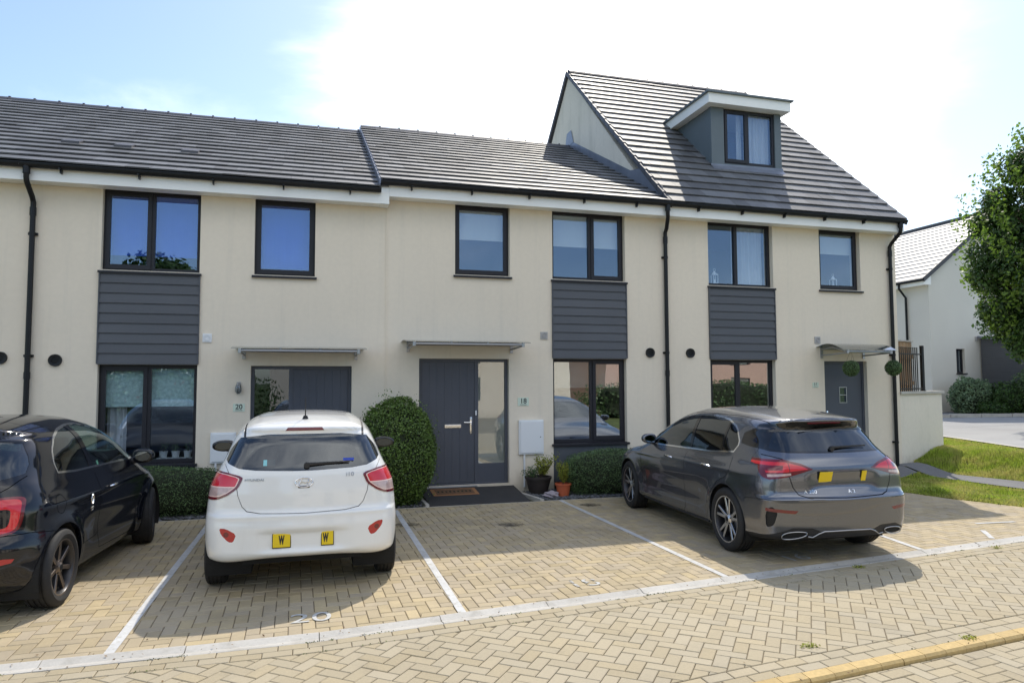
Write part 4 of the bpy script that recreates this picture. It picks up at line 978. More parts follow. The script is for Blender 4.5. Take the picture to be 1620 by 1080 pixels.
# ---- tree
def tree(label,base,crown_c,rx,rz,n,size,seed,mat=m_leaf,trunk_r=.11,group=None,cards=True,sprays=90):
    t=thing('tree',label,'tree',(0,0,0),0,group); rg=np.random.default_rng(seed); rgn=rg
    bx,by=base; z0=terr(bx,by) if by>-6 else 0.
    b=MB(); cx,cy,cz=crown_c
    b.tube([(bx,by,z0-.1),(bx+.02,by,z0+.8),(cx,cy,cz-rz*.5),(cx,cy,cz+rz*.5)],[trunk_r*1.25,trunk_r,trunk_r*.8,trunk_r*.2],12)
    b.build('trunk',m_twig,t,smooth=True)
    # limbs end in clumps
    cl=[];lb=MB()
    for k in range(54):
        u=rg.uniform(-1,1); a=rg.uniform(0,2*PI); rr_=math.sqrt(max(0,1-u*u))**.7*rg.uniform(.55,.92)
        p=np.array([cx+rx*rr_*math.cos(a),cy+rx*rr_*math.sin(a),cz+rz*u*.9]); cl.append(p)
        s0=np.array([cx,cy,min(cz+rz*.6,max(z0+1.4,p[2]-rz*.35))]); m=(s0+p)/2+[0,0,-.05]
        lb.tube([tuple(s0),tuple(m),tuple(p)],[trunk_r*.35,trunk_r*.2,.012],6)
    lb.build('limbs',m_twig,t)
    P=[];D=[];SP=[]
    per=n//len(cl)
    for p in cl:
        r_=rx*rg.uniform(.24,.42); q=rg.normal(0,1,(per,3)); q/=np.linalg.norm(q,axis=1)[:,None]; q*=(rg.uniform(.15,1,(per,1))**.45)*np.array([1,1,.95]); P.append(p+q*r_); D.append(q+[0,0,.5])
    for k in range(sprays):    # thin shoots past the outline
        u=rg.uniform(-.9,1); a=rg.uniform(0,2*PI); s_=math.sqrt(1-u*u); o=np.array([cx+rx*s_*math.cos(a),cy+rx*s_*math.sin(a),cz+rz*u]); v=np.array([s_*math.cos(a)*.5,s_*math.sin(a)*.5,.75]); L_=rg.uniform(.25,.85)
        tt=rg.uniform(-.5,1,26)[:,None]; SP.append(o*1.0+v*L_*tt+rg.normal(0,.05,(26,3)))
    q=rg.normal(0,1,(n//5,3)); q/=np.linalg.norm(q,axis=1)[:,None]; P.append(q*rg.uniform(.2,.9,(n//5,1))**.4*np.array([rx*.86,rx*.86,rz*.9])+np.array([cx,cy,cz])); D.append(q)
    P=np.vstack(P);D=np.vstack(D); link('crown',leaf_mesh(P,D,size,.6,.6),mat,t); SP=np.vstack(SP); link('young_shoots',leaf_mesh(SP,rg.normal(0,1,SP.shape),size,.6,.6),m_leafl,t); return t
tree('tall oval green tree at the right edge, in front of the far house',(18.45,2.0),(18.45,2.0,5.25),1.70,2.9,48000,.11,31,sprays=300)
# leafy branch low at the right edge
t=thing('shrub','bright yellow green leafy sprig low at the right edge by the road','shrub',(17.9,1.55,terr(17.9,1.55)))
leaves_tuft('a',t,(0,0,0),420,1.3,.8,m_leafy,.09,41,12)

# ============================================================ the other side of the street (seen in the windows)
def simple_house(label,x0,x1,y,eave,wm,pw=.6,dz=0):
    t=thing('opposite_house',label,'house',(0,0,0)); D_=8.; n=4
    hs=[]
    wd=(x1-x0)/n
    for k in range(n):
        a=x0+wd*k+wd*.3; hs.append((a,a+wd*.4,2.9,4.1)); hs.append((a,a+wd*.4,.2 if k%2 else .9,2.15))
    W=MB(); wall_holes(W,x0,x1,-.1,eave,hs,0,.25)
    for v in range(len(W.v)): a=W.v[v]; W.v[v]=(a[0],y-a[1],a[2])
    W.box(x0,x0+.25,y-D_,y-.26,-.1,eave); W.box(x1-.25,x1,y-D_,y-.26,-.1,eave); W.box(x0,x1,y-D_-.25,y-D_,-.1,eave); W.build('wall',wm,t)
    r=MB(); zr=eave+D_/2*pw; r.add([(x0-.2,y+.3,eave-.1),(x1+.2,y+.3,eave-.1),(x1+.2,y-D_/2,zr),(x0-.2,y-D_/2,zr),(x0-.2,y-D_-.3,eave-.1),(x1+.2,y-D_-.3,eave-.1),(x0-.2,y+.3,eave-.3),(x1+.2,y+.3,eave-.3)],[(0,1,2,3),(3,2,5,4),(0,3,4),(1,5,2),(6,7,1,0)]); r.build('roof',m_tile,t)
    for a,b,c,d in hs:
        f=MB(); f.box(a,b,y-.14,y-.09,c,c+.06); f.box(a,b,y-.14,y-.09,d-.06,d); f.box(a,a+.06,y-.14,y-.09,c+.06,d-.06); f.box(b-.06,b,y-.14,y-.09,c+.06,d-.06); w_=f.build('window',m_frame,t)
        g=MB(); g.box(a+.05,b-.05,y-.12,y-.118,c+.05,d-.05); g.build('pane',m_winglass,w_)
    return t
m_pinkr=pmat('pink render',(.60,.40,.32),.9,var=(.6,.06))
simple_house('cream house across the street, seen in the windows of number 18',-2.,14.,-25.,4.9,m_render)
simple_house('pink rendered house across the street, seen in the lower window of number 16',17.,32.,-27.,4.4,m_pinkr)
def hedge_far(label,c,rx,ry,rz,n,seed): return shrub('tall_hedge',label,'hedge',c,rx,ry,rz,n,.14,m_hedge,4,seed,.06,None,.25,.9,.85)
hedge_far('tall dark hedge across the street, seen in the lower windows',(-8.5,-19.5,1.0),7.0,.8,1.25,9000,51)
hedge_far('tall green hedge before the pink house, seen in the lower window of number 16',(20.,-22.,.8),6.5,.8,1.1,9000,52)
tree('broad tree across the street left, seen in the windows of number 20',(-7.5,-27.),(-7.5,-27.,4.7),3.0,3.3,9000,.30,61,trunk_r=.22,sprays=60)
tree('tree behind the cream house across the street',(7.,-38.),(7.,-38.,8.5),3.2,4.2,8000,.32,62,trunk_r=.22,sprays=60)

# dry leaves and crumbs caught on the paving
P=[]
rg=np.random.default_rng(77)
for i in range(420):
    x=rg.uniform(-4,10); k=rg.uniform()
    y=nearY(x)+rg.normal(.05,.06) if k<.35 else (kerbY(x)+rg.normal(-.11,.03) if k<.5 else (rg.uniform(-1.5,-1.02) if k<.8 else rg.uniform(-7.5,-1)))
    P.append((x,y,.010))
me=leaf_mesh(P,np.tile([0,0,1.],(len(P),1)),.020,.35,.6); tag(link('leaf_litter',me,pmat('dry leaf crumbs',(.16,.10,.045),.9,island=.5)),'dry brown leaf crumbs scattered over the block paving','leaf litter',kind='stuff')
P=[]
for i in range(2600):
    x=rg.uniform(-4,11); c=math.sin(x*5)+math.sin(x*13+1)
    if c<.5: continue
    k=rg.uniform(); y=nearY(x)+(rg.normal(-.006,.008) if k<.5 else rg.normal(-.205,.006)) if k<.8 else kerbY(x)+rg.normal(.0,.008)
    P.append((x,y,.004))
me=leaf_mesh(P,np.tile([0,0,1.],(len(P),1)),.014,.8,.6); tag(link('moss',me,pmat('joint moss',(.10,.13,.03),.9,island=.4)),'green moss in the joints beside the drainage channel and kerb','moss',kind='stuff')
def oil():
    m=pmat('oil mark',(.07,.065,.055),.5); t=m.node_tree; L=t.links.new; b=t.nodes['Principled BSDF']
    tc=N(t,'ShaderNodeTexCoord'); n=N(t,'ShaderNodeTexNoise'); n.inputs['Scale'].default_value=9; n.inputs['Detail'].default_value=6; L(tc.outputs['Object'],n.inputs[0])
    ln=N(t,'ShaderNodeVectorMath',operation='LENGTH'); L(tc.outputs['Object'],ln.inputs[0]); k=N(t,'ShaderNodeMath',operation='MULTIPLY_ADD'); L(ln.outputs['Value'],k.inputs[0]); k.inputs[1].default_value=-2.6; L(n.outputs[0],k.inputs[2])
    r=N(t,'ShaderNodeMapRange'); r.inputs[1].default_value=.05; r.inputs[2].default_value=.45; r.inputs[4].default_value=.42; L(k.outputs[0],r.inputs[0]); L(r.outputs[0],b.inputs['Alpha']); return m
m_oil=oil()
for x,y,s_ in ((4.05,-1.55,1.),(2.5,-2.6,.8),(-.1,-3.2,1.1),(-2.6,-6.9,1.),(1.2,-2.2,.6)):
    b=MB(); b.box(-.3*s_,.3*s_,-.3*s_,.3*s_,0,.0003); o=b.build('oil_mark',m_oil); o.location=(x,y,.0038); tag(o,kind='structure')
# ============================================================ cars
def paint(name,col,metal=0,rough=.35,coat=1.,flake=0):
    m=pmat(name,col,rough,metal,coat=coat,var=(2.,.03)); 
    return m
p_white=pmat('white car paint',(.80,.80,.78),.35,0,coat=1.,var=(2.,.03),stain=((.50,.47,.40),(3,3,1.2),.58,.85,.28))
p_black=paint('black car paint',(.004,.005,.009),.0,.10,.3)
p_grey=paint('metallic grey car paint',(.15,.16,.185),.85,.26)
m_carglass=glassmat('dark car glass',(.11,.14,.15),.11,reflcol=(.9,.95,1))
m_privacy=glassmat('privacy car glass',(.03,.034,.04),.09,reflcol=(.9,.95,1))
m_fiatglass=glassmat('green tinted car glass',(.50,.62,.58),.10,reflcol=(.85,.95,1))
m_gloss=pmat('gloss black trim',(.008,.008,.010),.12,coat=.5)
m_trim=pmat('matt black plastic trim',(.020,.020,.022),.55,bump=(300,.2,.001))
m_under=pmat('dark underbody',(.012,.012,.012),.9)
m_tyre=pmat('tyre rubber',(.018,.018,.019),.75,bump=(120,.3,.002),stain=((.06,.055,.05),(8,8,8),.55,.8,.5))
m_red=pmat('red lamp lens',(.42,.010,.014),.12,coat=1.); m_redd=pmat('deep red lamp lens',(.14,.004,.010),.12,coat=1.)
m_redb=pmat('bright red lamp lens',(.62,.012,.022),.15,coat=1.)
m_clear=pmat('clear lamp lens',(.50,.36,.34),.12,coat=1.,var=(30,.25)); m_cream=pmat('lamp light guide',(.85,.60,.52),.2,coat=1.)
m_silver=pmat('silver alloy',(.62,.62,.63),.28,.9); m_alloyd=pmat('dark alloy',(.055,.055,.06),.35,.6); m_bronze=pmat('bronze grey alloy',(.20,.165,.145),.32,.85)
m_yellow=pmat('yellow number plate',(.78,.56,.012),.35); m_seat=pmat('dark seat fabric',(.035,.035,.04),.85,bump=(200,.3,.002))
m_greenlbl=pmat('pale green sticker',(.30,.62,.52),.5); m_bluelbl=pmat('blue sticker',(.02,.06,.42),.5); m_cyanlbl=pmat('turquoise sticker',(.25,.58,.62),.5)
m_satin=pmat('satin chrome',(.46,.46,.47),.3,1)
class Tab:
    def __init__(s,pts,sig=.04):
        xs=np.array([p[0] for p in pts],float); ys=np.array([p[1] for p in pts],float)
        a,b=xs[0]-.6,xs[-1]+.6; s.x=np.linspace(a,b,2400); st=s.x[1]-s.x[0]
        # linear ends
        y=np.interp(s.x,xs,ys); 
        lo=s.x<xs[0]; y[lo]=ys[0]+(s.x[lo]-xs[0])*(ys[1]-ys[0])/(xs[1]-xs[0]); hi=s.x>xs[-1]; y[hi]=ys[-1]+(s.x[hi]-xs[-1])*(ys[-1]-ys[-2])/(xs[-1]-xs[-2])
        n=int(3*sig/st)+1; k=np.exp(-.5*(np.arange(-n,n+1)*st/sig)**2); k/=k.sum(); yy=np.pad(y,n,mode='edge')
        # keep slope at the ends
        yy[:n]=y[0]-(np.arange(n,0,-1))*(y[1]-y[0]); yy[-n:]=y[-1]+(np.arange(1,n+1))*(y[-1]-y[-2])
        s.y=np.convolve(yy,k,'valid')
    def __call__(s,v): return np.interp(v,s.x,s.y)
    def slope(s,v): return (s(v+.004)-s(v-.004))/.008
def smax(a,b,k): h=np.maximum(k-np.abs(a-b),0)/k; return np.maximum(a,b)+h*h*k*.25
def chaikin(poly,n=2,q=.25):
    for _ in range(n):
        o=[]
        for i in range(len(poly)):
            a=poly[i];b=poly[(i+1)%len(poly)]; o+=[(a[0]*(1-q)+b[0]*q,a[1]*(1-q)+b[1]*q),(a[0]*q+b[0]*(1-q),a[1]*q+b[1]*(1-q))]
        poly=o
    return poly
def inpoly(p,poly):
    c=False;n=len(poly);x,y=p
    for i in range(n):
        x1,y1=poly[i];x2,y2=poly[(i+1)%n]
        if (y1>y)!=(y2>y) and x<(x2-x1)*(y-y1)/(y2-y1)+x1: c=not c
    return c
def circ(cx,cy,r,n=28): return [(cx+r*math.cos(2*PI*k/n),cy+r*math.sin(2*PI*k/n)) for k in range(n)]
class Car:
    def __init__(s,**k):
        s.ZB=None; s.zbm=0; s.rextra=None; s.extra=None; s.__dict__.update(k); s.tags={}; s.mats=[]
    def F(s,P):
        x,y,z=P[:,0],P[:,1],P[:,2]; ay=np.sqrt(y*y+1e-6)
        W=s.WZ(z)*1.0
        gh=np.clip((z-s.belt+.08)/.25,0,1); gh=gh*gh*(3-2*gh)
        W=W-s.rtap*gh*np.clip(1.15-x,0,2)**1.5-s.ftap*gh*np.clip(x-s.ftx,0,3)**1.4
        W=W-s.ptr*np.clip(.9-x,0,2)**2-s.ptf*np.clip(x-(s.L-1.),0,2)**2
        for wx in (s.ra,s.fa):
            r=np.sqrt((x-wx)**2+(z-s.R)**2); W=W+s.flare*np.exp(-((r-s.arch)/.075)**2)*(z>-1)
        if s.extra: W=W+s.extra(x,z)
        side=(ay-W)/np.sqrt(1+s.WZ.slope(z)**2)
        xr=s.XR(z); rear=(xr+s.cr*ay**s.crp-x)/np.sqrt(1+np.minimum(np.abs(s.XR.slope(z)),2.5)**2)
        if s.rextra: rear=rear-s.rextra(y,z)
        front=(x-(s.XF(z)-s.cf*ay**2))/np.sqrt(1+np.minimum(np.abs(s.XF.slope(z)),3)**2)
        top=(z-(s.ZT(x)-s.ct*ay**2))/np.sqrt(1+s.ZT.slope(x)**2)
        bot=(s.ZB(x)+s.zbm*np.exp(-(y/.5)**4)*np.exp(-(x/.35)**2) if s.ZB else s.zb)-z
        f=smax(side,top,s.k1); f=smax(f,front,s.k3); f=smax(f,rear,s.k2); f=smax(f,bot,.06)
        return f
    def G(s,P,e=.0015):
        g=np.stack([(s.F(P+np.eye(3)[i]*e)-s.F(P-np.eye(3)[i]*e))/(2*e) for i in range(3)],1); return g
    def proj(s,P,it=3):
        for _ in range(it):
            g=s.G(P); f=s.F(P); d=g*(f/(np.sum(g*g,1)+1e-9))[:,None]; l=np.linalg.norm(d,axis=1); d*=np.minimum(1,.05/(l+1e-9))[:,None]; P=P-d
        return P
    def shell(s,st=.027):
        L,W,H=s.L,s.W,s.H; nx,ny,nz=int(L/st),int(2*W/st),int((H-s.zb)/st*1.0)
        bm=bmesh.new(); idx={}; 
        def V(i,j,k):
            key=(i,j,k)
            if key not in idx: idx[key]=len(idx)
            return idx[key]
        faces=[]
        for i in range(nx):
            for j in range(ny): faces+=[(V(i,j,0),V(i,j+1,0),V(i+1,j+1,0),V(i+1,j,0)),(V(i,j,nz),V(i+1,j,nz),V(i+1,j+1,nz),V(i,j+1,nz))]
            for k in range(nz): faces+=[(V(i,0,k),V(i+1,0,k),V(i+1,0,k+1),V(i,0,k+1)),(V(i,ny,k),V(i,ny,k+1),V(i+1,ny,k+1),V(i+1,ny,k))]
        for j in range(ny):
            for k in range(nz): faces+=[(V(0,j,k),V(0,j,k+1),V(0,j+1,k+1),V(0,j+1,k)),(V(nx,j,k),V(nx,j+1,k),V(nx,j+1,k+1),V(nx,j,k+1))]
        ks=np.array(list(idx.keys()),float); P=ks/np.array([nx,ny,nz]); P=P*np.array([L,2*W,H-s.zb])+np.array([0,-W,s.zb])
        P[:,2]=s.zb+(P[:,2]-s.zb)
        B=P.copy(); B[:,0]=np.clip(P[:,0],.75,L-.95); B[:,1]=0; B[:,2]=.62
        # rays from the spine
        D=P-B; l=np.linalg.norm(D,axis=1)[:,None]; D/=l; lo=np.zeros(len(P)); hi=np.full(len(P),3.)
        for _ in range(34):
            m=(lo+hi)/2; f=s.F(B+D*m[:,None]); lo=np.where(f<0,m,lo); hi=np.where(f<0,hi,m)
        P=B+D*lo[:,None]
        # even out along the surface
        F_=np.array(faces); A=[[] for _ in range(len(P))]
        src=np.concatenate([F_[:,0],F_[:,1],F_[:,2],F_[:,3]]); dst=np.concatenate([F_[:,1],F_[:,2],F_[:,3],F_[:,0]])
        s2=np.concatenate([src,dst]); d2=np.concatenate([dst,src]); cnt=np.bincount(s2,minlength=len(P))[:,None]
        for it in range(18):
            Q=np.stack([np.bincount(s2,P[d2,a],len(P)) for a in range(3)],1)/cnt; g=s.G(P); g/=np.linalg.norm(g,axis=1)[:,None]+1e-9; d=Q-P; d-=g*np.sum(d*g,1)[:,None]; P=P+d*.6
            if it%3==2: P=s.proj(P,1)
        P=s.proj(P,4)
        vs=[bm.verts.new(p) for p in P]
        for f in faces: bm.faces.new([vs[i] for i in f])
        s.bm=bm; s.lay=bm.faces.layers.int.new('tag'); bm.normal_update(); bm.faces.ensure_lookup_table(); s.cells={}; s.reg(bm.faces)
    def tagid(s,name,mat=None):
        if name not in s.tags: s.tags[name]=len(s.tags)+1
        return s.tags[name]
    def reg(s,fs):
        for f in fs:
            c=f.calc_center_median(); k=(int(c.x//.07),int(c.y//.07),int(c.z//.07)); s.cells.setdefault(k,set()).add(f)
    def cands(s,pr,a0,a1,b0,b1,filt,within):
        ax={'rear':(1,2),'front':(1,2),'left':(0,2),'right':(0,2),'top':(0,1)}[pr]; out=[];m=.035
        pool=set(); h=.07
        for k,v in s.cells.items():
            if (k[ax[0]]+1)*h<a0-m or k[ax[0]]*h>a1+m or (k[ax[1]]+1)*h<b0-m or k[ax[1]]*h>b1+m: continue
            pool|=v
        for f in pool:
            c=f.calc_center_median()
            if not(a0-m<c[ax[0]]<a1+m and b0-m<c[ax[1]]<b1+m): continue
            t=f[s.lay]
            if within is None:
                if t!=0: continue
            elif t not in within: continue
            n=f.normal
            if pr=='rear' and (n.x>-.06 or c.x>s.L*.5): continue
            if pr=='front' and (n.x<.06 or c.x<s.L*.5): continue
            if pr=='left' and (c.y<.05 or n.y<(-.2)): continue
            if pr=='right' and (c.y>-.05 or n.y>.2): continue
            if pr=='top' and (n.z<.2 or c.z<.6): continue
            if filt and not filt(c,n): continue
            out.append(f)
        return out
    def cut(s,pr,poly,name,within=None,filt=None,fs=None):
        ax={'rear':(1,2),'front':(1,2),'left':(0,2),'right':(0,2),'top':(0,1)}[pr]
        A=sum(poly[i][0]*poly[(i+1)%len(poly)][1]-poly[(i+1)%len(poly)][0]*poly[i][1] for i in range(len(poly)))
        if A<0: poly=poly[::-1]
        w=None if within is None else [s.tagid(x) if x!='' else 0 for x in within]
        if fs is None: fs=s.cands(pr,min(p[0] for p in poly),max(p[0] for p in poly),min(p[1] for p in poly),max(p[1] for p in poly),filt,w)
        for i in range(len(poly)):
            p,q=poly[i],poly[(i+1)%len(poly)]; ex,ey=q[0]-p[0],q[1]-p[1]; l=math.hypot(ex,ey)
            if l<1e-6: continue
            no=[0,0,0]; no[ax[0]]=-ey/l; no[ax[1]]=ex/l; co=[0,0,0]; co[ax[0]]=p[0]; co[ax[1]]=p[1]; no=Vector(no); co=Vector(co)
            es=set(); vs=set()
            for f in fs: es.update(f.edges); vs.update(f.verts)
            r=bmesh.ops.bisect_plane(s.bm,geom=list(fs)+list(es)+list(vs),dist=1e-5,plane_co=co,plane_no=no)
            al=[g for g in r['geom'] if isinstance(g,bmesh.types.BMFace)]; s.reg(al)
            fs=[g for g in al if (g.calc_center_median()-co).dot(no)>0]
        t=s.tagid(name)
        for f in fs: f[s.lay]=t
        return fs
    def gap(s,pr,path,w=.006,name='gap',within=('',),filt=None,closed=False):
        pts=path+[path[0]] if closed else path
        for i in range(len(pts)-1):
            a,b=Vector(pts[i]),Vector(pts[i+1]); d=(b-a); l=d.length
            if l<1e-5: continue
            d/=l; n=Vector((-d.y,d.x))*w/2; e=d*w*.25; s.cut(pr,[tuple(a-n-e),tuple(b-n+e),tuple(b+n+e),tuple(a+n-e)],name,within,filt)
    def assign(s,pr,poly,name,filt=None,within=('',)):
        ids=[s.tagid(x) if x!='' else 0 for x in within]; t=s.tagid(name)
        ax={'rear':(1,2),'front':(1,2),'left':(0,2),'right':(0,2),'top':(0,1)}[pr]
        for f in s.bm.faces:
            if f[s.lay] in ids:
                c=f.calc_center_median()
                if pr=='rear' and c.x>s.L*.5: continue
                if pr=='left' and c.y<0: continue
                if pr=='right' and c.y>0: continue
                if pr=='top' and c.z<.6: continue
                if filt and not filt(c,f.normal): continue
                if inpoly((c[ax[0]],c[ax[1]]),poly): f[s.lay]=t
    def emit(s,names,objname,mats,parent,off=0.,rim=.016,rimmat=None,sel=None):
        """faces carrying one of the tags become a mesh; mats = one per tag name"""
        ids={(s.tags[n] if n else 0):i for i,n in enumerate(names) if (n=='' or n in s.tags)}
        fs=[f for f in s.bm.faces if f[s.lay] in ids and (sel is None or sel(f.calc_center_median()))]
        if not fs: return None
        vi={}; 
        for f in fs:
            for v in f.verts:
                if v not in vi: vi[v]=len(vi)
        P=np.array([v.co[:] for v in vi]); g=s.G(P); N_=g/(np.linalg.norm(g,axis=1)[:,None]+1e-9)
        P=P+N_*off
        faces=[[vi[v] for v in f.verts] for f in fs]; mi=[ids[f[s.lay]] for f in fs]; norms=[]
        for f in faces: norms+= [tuple(N_[i]) for i in f]
        # rim
        fset=set(fs); Q=[]; qi={}; n0=len(P); rn=[]
        if rim:
            for f in fs:
                for lp in f.loops:
                    e=lp.edge
                    if sum(1 for x in e.link_faces if x in fset)==1:
                        a,b=vi[lp.vert],vi[lp.link_loop_next.vert]
                        for q in (a,b):
                            if q not in qi: qi[q]=n0+len(Q); Q.append(P[q]-N_[q]*rim)
                        faces.append([b,a,qi[a],qi[b]]); mi.append(ids[f[s.lay]]); fn=np.cross(P[b]-P[a],-N_[a]); fn=-fn/(np.linalg.norm(fn)+1e-9); norms+=[tuple(fn)]*4
            if Q: P=np.vstack([P,np.array(Q)])
        me=bpy.data.meshes.new(objname); me.from_pydata(P.tolist(),[],faces)
        for p,m in zip(me.polygons,mi): p.material_index=m; p.use_smooth=True
        me.normals_split_custom_set([Vector(n) for n in norms])
        return link(objname,me,mats[0],parent,mats)
    def rearpt(s,y,z,off=0.):
        lo,hi=-.3,s.L*.45
        for _ in range(30):
            m=(lo+hi)/2
            if s.F(np.array([[m,y,z]]))[0]<0: hi=m
            else: lo=m
        p=np.array([[hi,y,z]]); n=s.G(p)[0]; n/=np.linalg.norm(n); return Vector(p[0]+n*off),Vector(n)
    def sidept(s,x,z,sgn=1,off=0.):
        lo,hi=.2,1.2
        for _ in range(30):
            m=(lo+hi)/2
            if s.F(np.array([[x,sgn*m,z]]))[0]<0: lo=m
            else: hi=m
        p=np.array([[x,sgn*lo,z]]); n=s.G(p)[0]; n/=np.linalg.norm(n); return Vector(p[0]+n*off),Vector(n)
    def toppt(s,x,y,off=0.):
        lo,hi=.5,2.
        for _ in range(30):
            m=(lo+hi)/2
            if s.F(np.array([[x,y,m]]))[0]<0: lo=m
            else: hi=m
        p=np.array([[x,y,lo]]); n=s.G(p)[0]; n/=np.linalg.norm(n); return Vector(p[0]+n*off),Vector(n)
def wheel(parent,x,y,R_,wd,style,rimR,steer=0,mats=None):
    """axle along y; outer face towards sign(y)"""
    sg=1 if y>0 else -1; o=bpy.data.objects.new('wheel',None)
    T=MB(); w=wd/2; h=R_-rimR
    prof=[(rimR-.012,-w*.82),(rimR+.008,-w*.92),(rimR+h*.45,-w*1.02),(R_-.022,-w*.95),(R_-.007,-w*.84)]
    for c in (-.55,-.18,.18,.55): prof+=[(R_,w*(c-.13)),(R_,w*(c-.055)),(R_-.008,w*(c-.05)),(R_-.008,w*(c+.05)),(R_,w*(c+.055)),(R_,w*(c+.13))]
    prof+=[(R_-.007,w*.84),(R_-.022,w*.95),(R_-.030,w*.985),(rimR+h*.45,w*1.02),(rimR+h*.22,w*.99),(rimR+.008,w*.92),(rimR-.012,w*.82)]
    T.lathe(prof,56,'y')
    t=T.build('wheel',m_tyre,parent,smooth=True,fix=True,auto=30); t.location=(x,y,R_); t.rotation_euler=(0,0,steer)
    face,inner=mats; r=MB()
    r.lathe([(rimR,w*.86*sg),(rimR+.006,w*.90*sg),(rimR-.008,w*.88*sg)],48,'y',mi=0); r.lathe([(rimR-.008,w*.88*sg),(rimR-.018,w*.70*sg),(rimR-.022,0),(rimR-.022,-w*.7*sg)],48,'y',mi=1)
    r.lathe([(0,-.01*sg),(rimR-.022,-.01*sg)],32,'y',mi=1)                    # dark back
    r.lathe([(0,w*.25*sg),(.145,w*.25*sg),(.145,-.01*sg)],32,'y',mi=2)          # brake disc
    n={'twin5':5,'seven':7,'cover':6}[style]; yo=w*.72*sg
    def spoke(a,r0,r1,w0,w1,mi,y0,y1,dep=.03,skew=0):
        ca,sa=math.cos(a),math.sin(a); c2,s2=math.cos(a+skew),math.sin(a+skew)
        def p(rad,off,yy,c=ca,s_=sa): return (rad*c-off*s_,yy,rad*s_+off*c)
        ch=.004
        vs=[p(r0,-w0,y0-dep*sg),p(r0,w0,y0-dep*sg),p(r1,w1,y1-dep*sg,c2,s2),p(r1,-w1,y1-dep*sg,c2,s2),p(r0,-w0,y0-ch*sg),p(r0,w0,y0-ch*sg),p(r1,w1,y1-ch*sg,c2,s2),p(r1,-w1,y1-ch*sg,c2,s2),
            p(r0,-w0+ch,y0),p(r0,w0-ch,y0),p(r1,w1-ch,y1,c2,s2),p(r1,-w1+ch,y1,c2,s2)]
        r.add(vs,[(0,1,5,4),(1,2,6,5),(2,3,7,6),(3,0,4,7)],1); r.add(vs,[(4,5,9,8),(5,6,10,9),(6,7,11,10),(7,4,8,11),(8,9,10,11)],mi)
    for k in range(n):
        a=2*PI*k/n+PI/2
        if style=='twin5':
            for d in (-1,1): spoke(a+d*.12,.045,rimR-.016,.017,.014,0,yo-.012*sg,yo+.002*sg,.035,d*.085)
        elif style=='seven': spoke(a,.04,rimR-.014,.015,.019,0,yo-.014*sg,yo+.0*sg,.03)
        else: spoke(a,.04,rimR-.014,.03,.05,0,yo-.012*sg,yo-.004*sg,.02)
    r.lathe([(0,yo+.004*sg),(.030,yo+.004*sg),(.034,yo),(.06,yo-.014*sg),(.064,yo-.04*sg)],28,'y',mi=0); r.lathe([(0,yo+.007*sg),(.026,yo+.006*sg),(.028,yo+.003*sg)],20,'y',mi=3)
    for k in range(5):
        a=2*PI*k/5+.3; r.lathe([(0,yo-.004*sg),(.008,yo-.005*sg),(.009,yo-.02*sg)],8,'y',(.048*math.cos(a),0,.048*math.sin(a)),mi=1)
    r.build('rim',None,t,smooth=True,mats=[face,inner,m_steel,m_black],auto=30)
def seats(parent,C,xf=1.95,xr=1.05,zs=.48,yy=.36,rear=True,hr=True):
    def seat(x,y,w_,hh,name='seat'):
        b=MB(); b.box(x-.05,x+.48,y-w_,y+w_,zs-.16,zs,c=.04); r=Matrix.Translation((x,0,zs-.05))@Matrix.Rotation(-.28,4,'Y')@Matrix.Translation((-x,0,-(zs-.05)))
        b.box(x-.09,x+.04,y-w_,y+w_,zs-.06,zs+hh,rot=r,c=.05)
        if hr:
            for q in ([y] if w_<.35 else [y-.36,y+.36]): b.box(x-.08,x+.02,q-.12,q+.12,zs+hh+.04,zs+hh+.20,rot=r,c=.04); b.tube([r@Vector((x-.02,q-.05,zs+hh)),r@Vector((x-.02,q-.05,zs+hh+.06))],.006); b.tube([r@Vector((x-.02,q+.05,zs+hh)),r@Vector((x-.02,q+.05,zs+hh+.06))],.006)
        b.build(name,m_seat,parent,smooth=True)
    seat(xf,yy,.24,.60); seat(xf,-yy,.24,.60)
    if rear: seat(xr,0,.58,.52,'rear_seat')
    # dashboard, steering wheel (right hand drive), floor tub
    b=MB(); b.box(xf+.75,xf+1.15,-C.W*.78,C.W*.78,.55,.90,c=.06); b.build('dashboard',m_trim,parent,smooth=True)
    b=MB(); c=Vector((xf+.62,-yy,.88)); ax=Vector((-1,0,.45)).normalized(); u=Vector((0,1,0)); v=ax.cross(u)
    b.tube([c+(u*math.cos(2*PI*k/24)+v*math.sin(2*PI*k/24))*.18 for k in range(25)],.013,8)
    b.tube([c-u*.17,c+u*.17],.014,6); b.tube([c,c-v*.17 if v.z>0 else c+v*.17],.014,6); b.tube([c,c-ax*.3],.03,8); b.build('steering_wheel',m_trim,parent,smooth=True)
    b=MB(); b.box(C.ra+C.arch*.9+.0,C.fa-C.arch*.95,-C.W*.80,C.W*.80,C.zb+.03,.36); b.box(.18,C.ra+C.arch*.9-.002,-C.W*.60,C.W*.60,C.zb+.05,.80); b.box(C.fa-C.arch*.9,C.L-.25,-C.W*.55,C.W*.55,C.zb+.05,.72); b.build('underbody',m_under,parent)
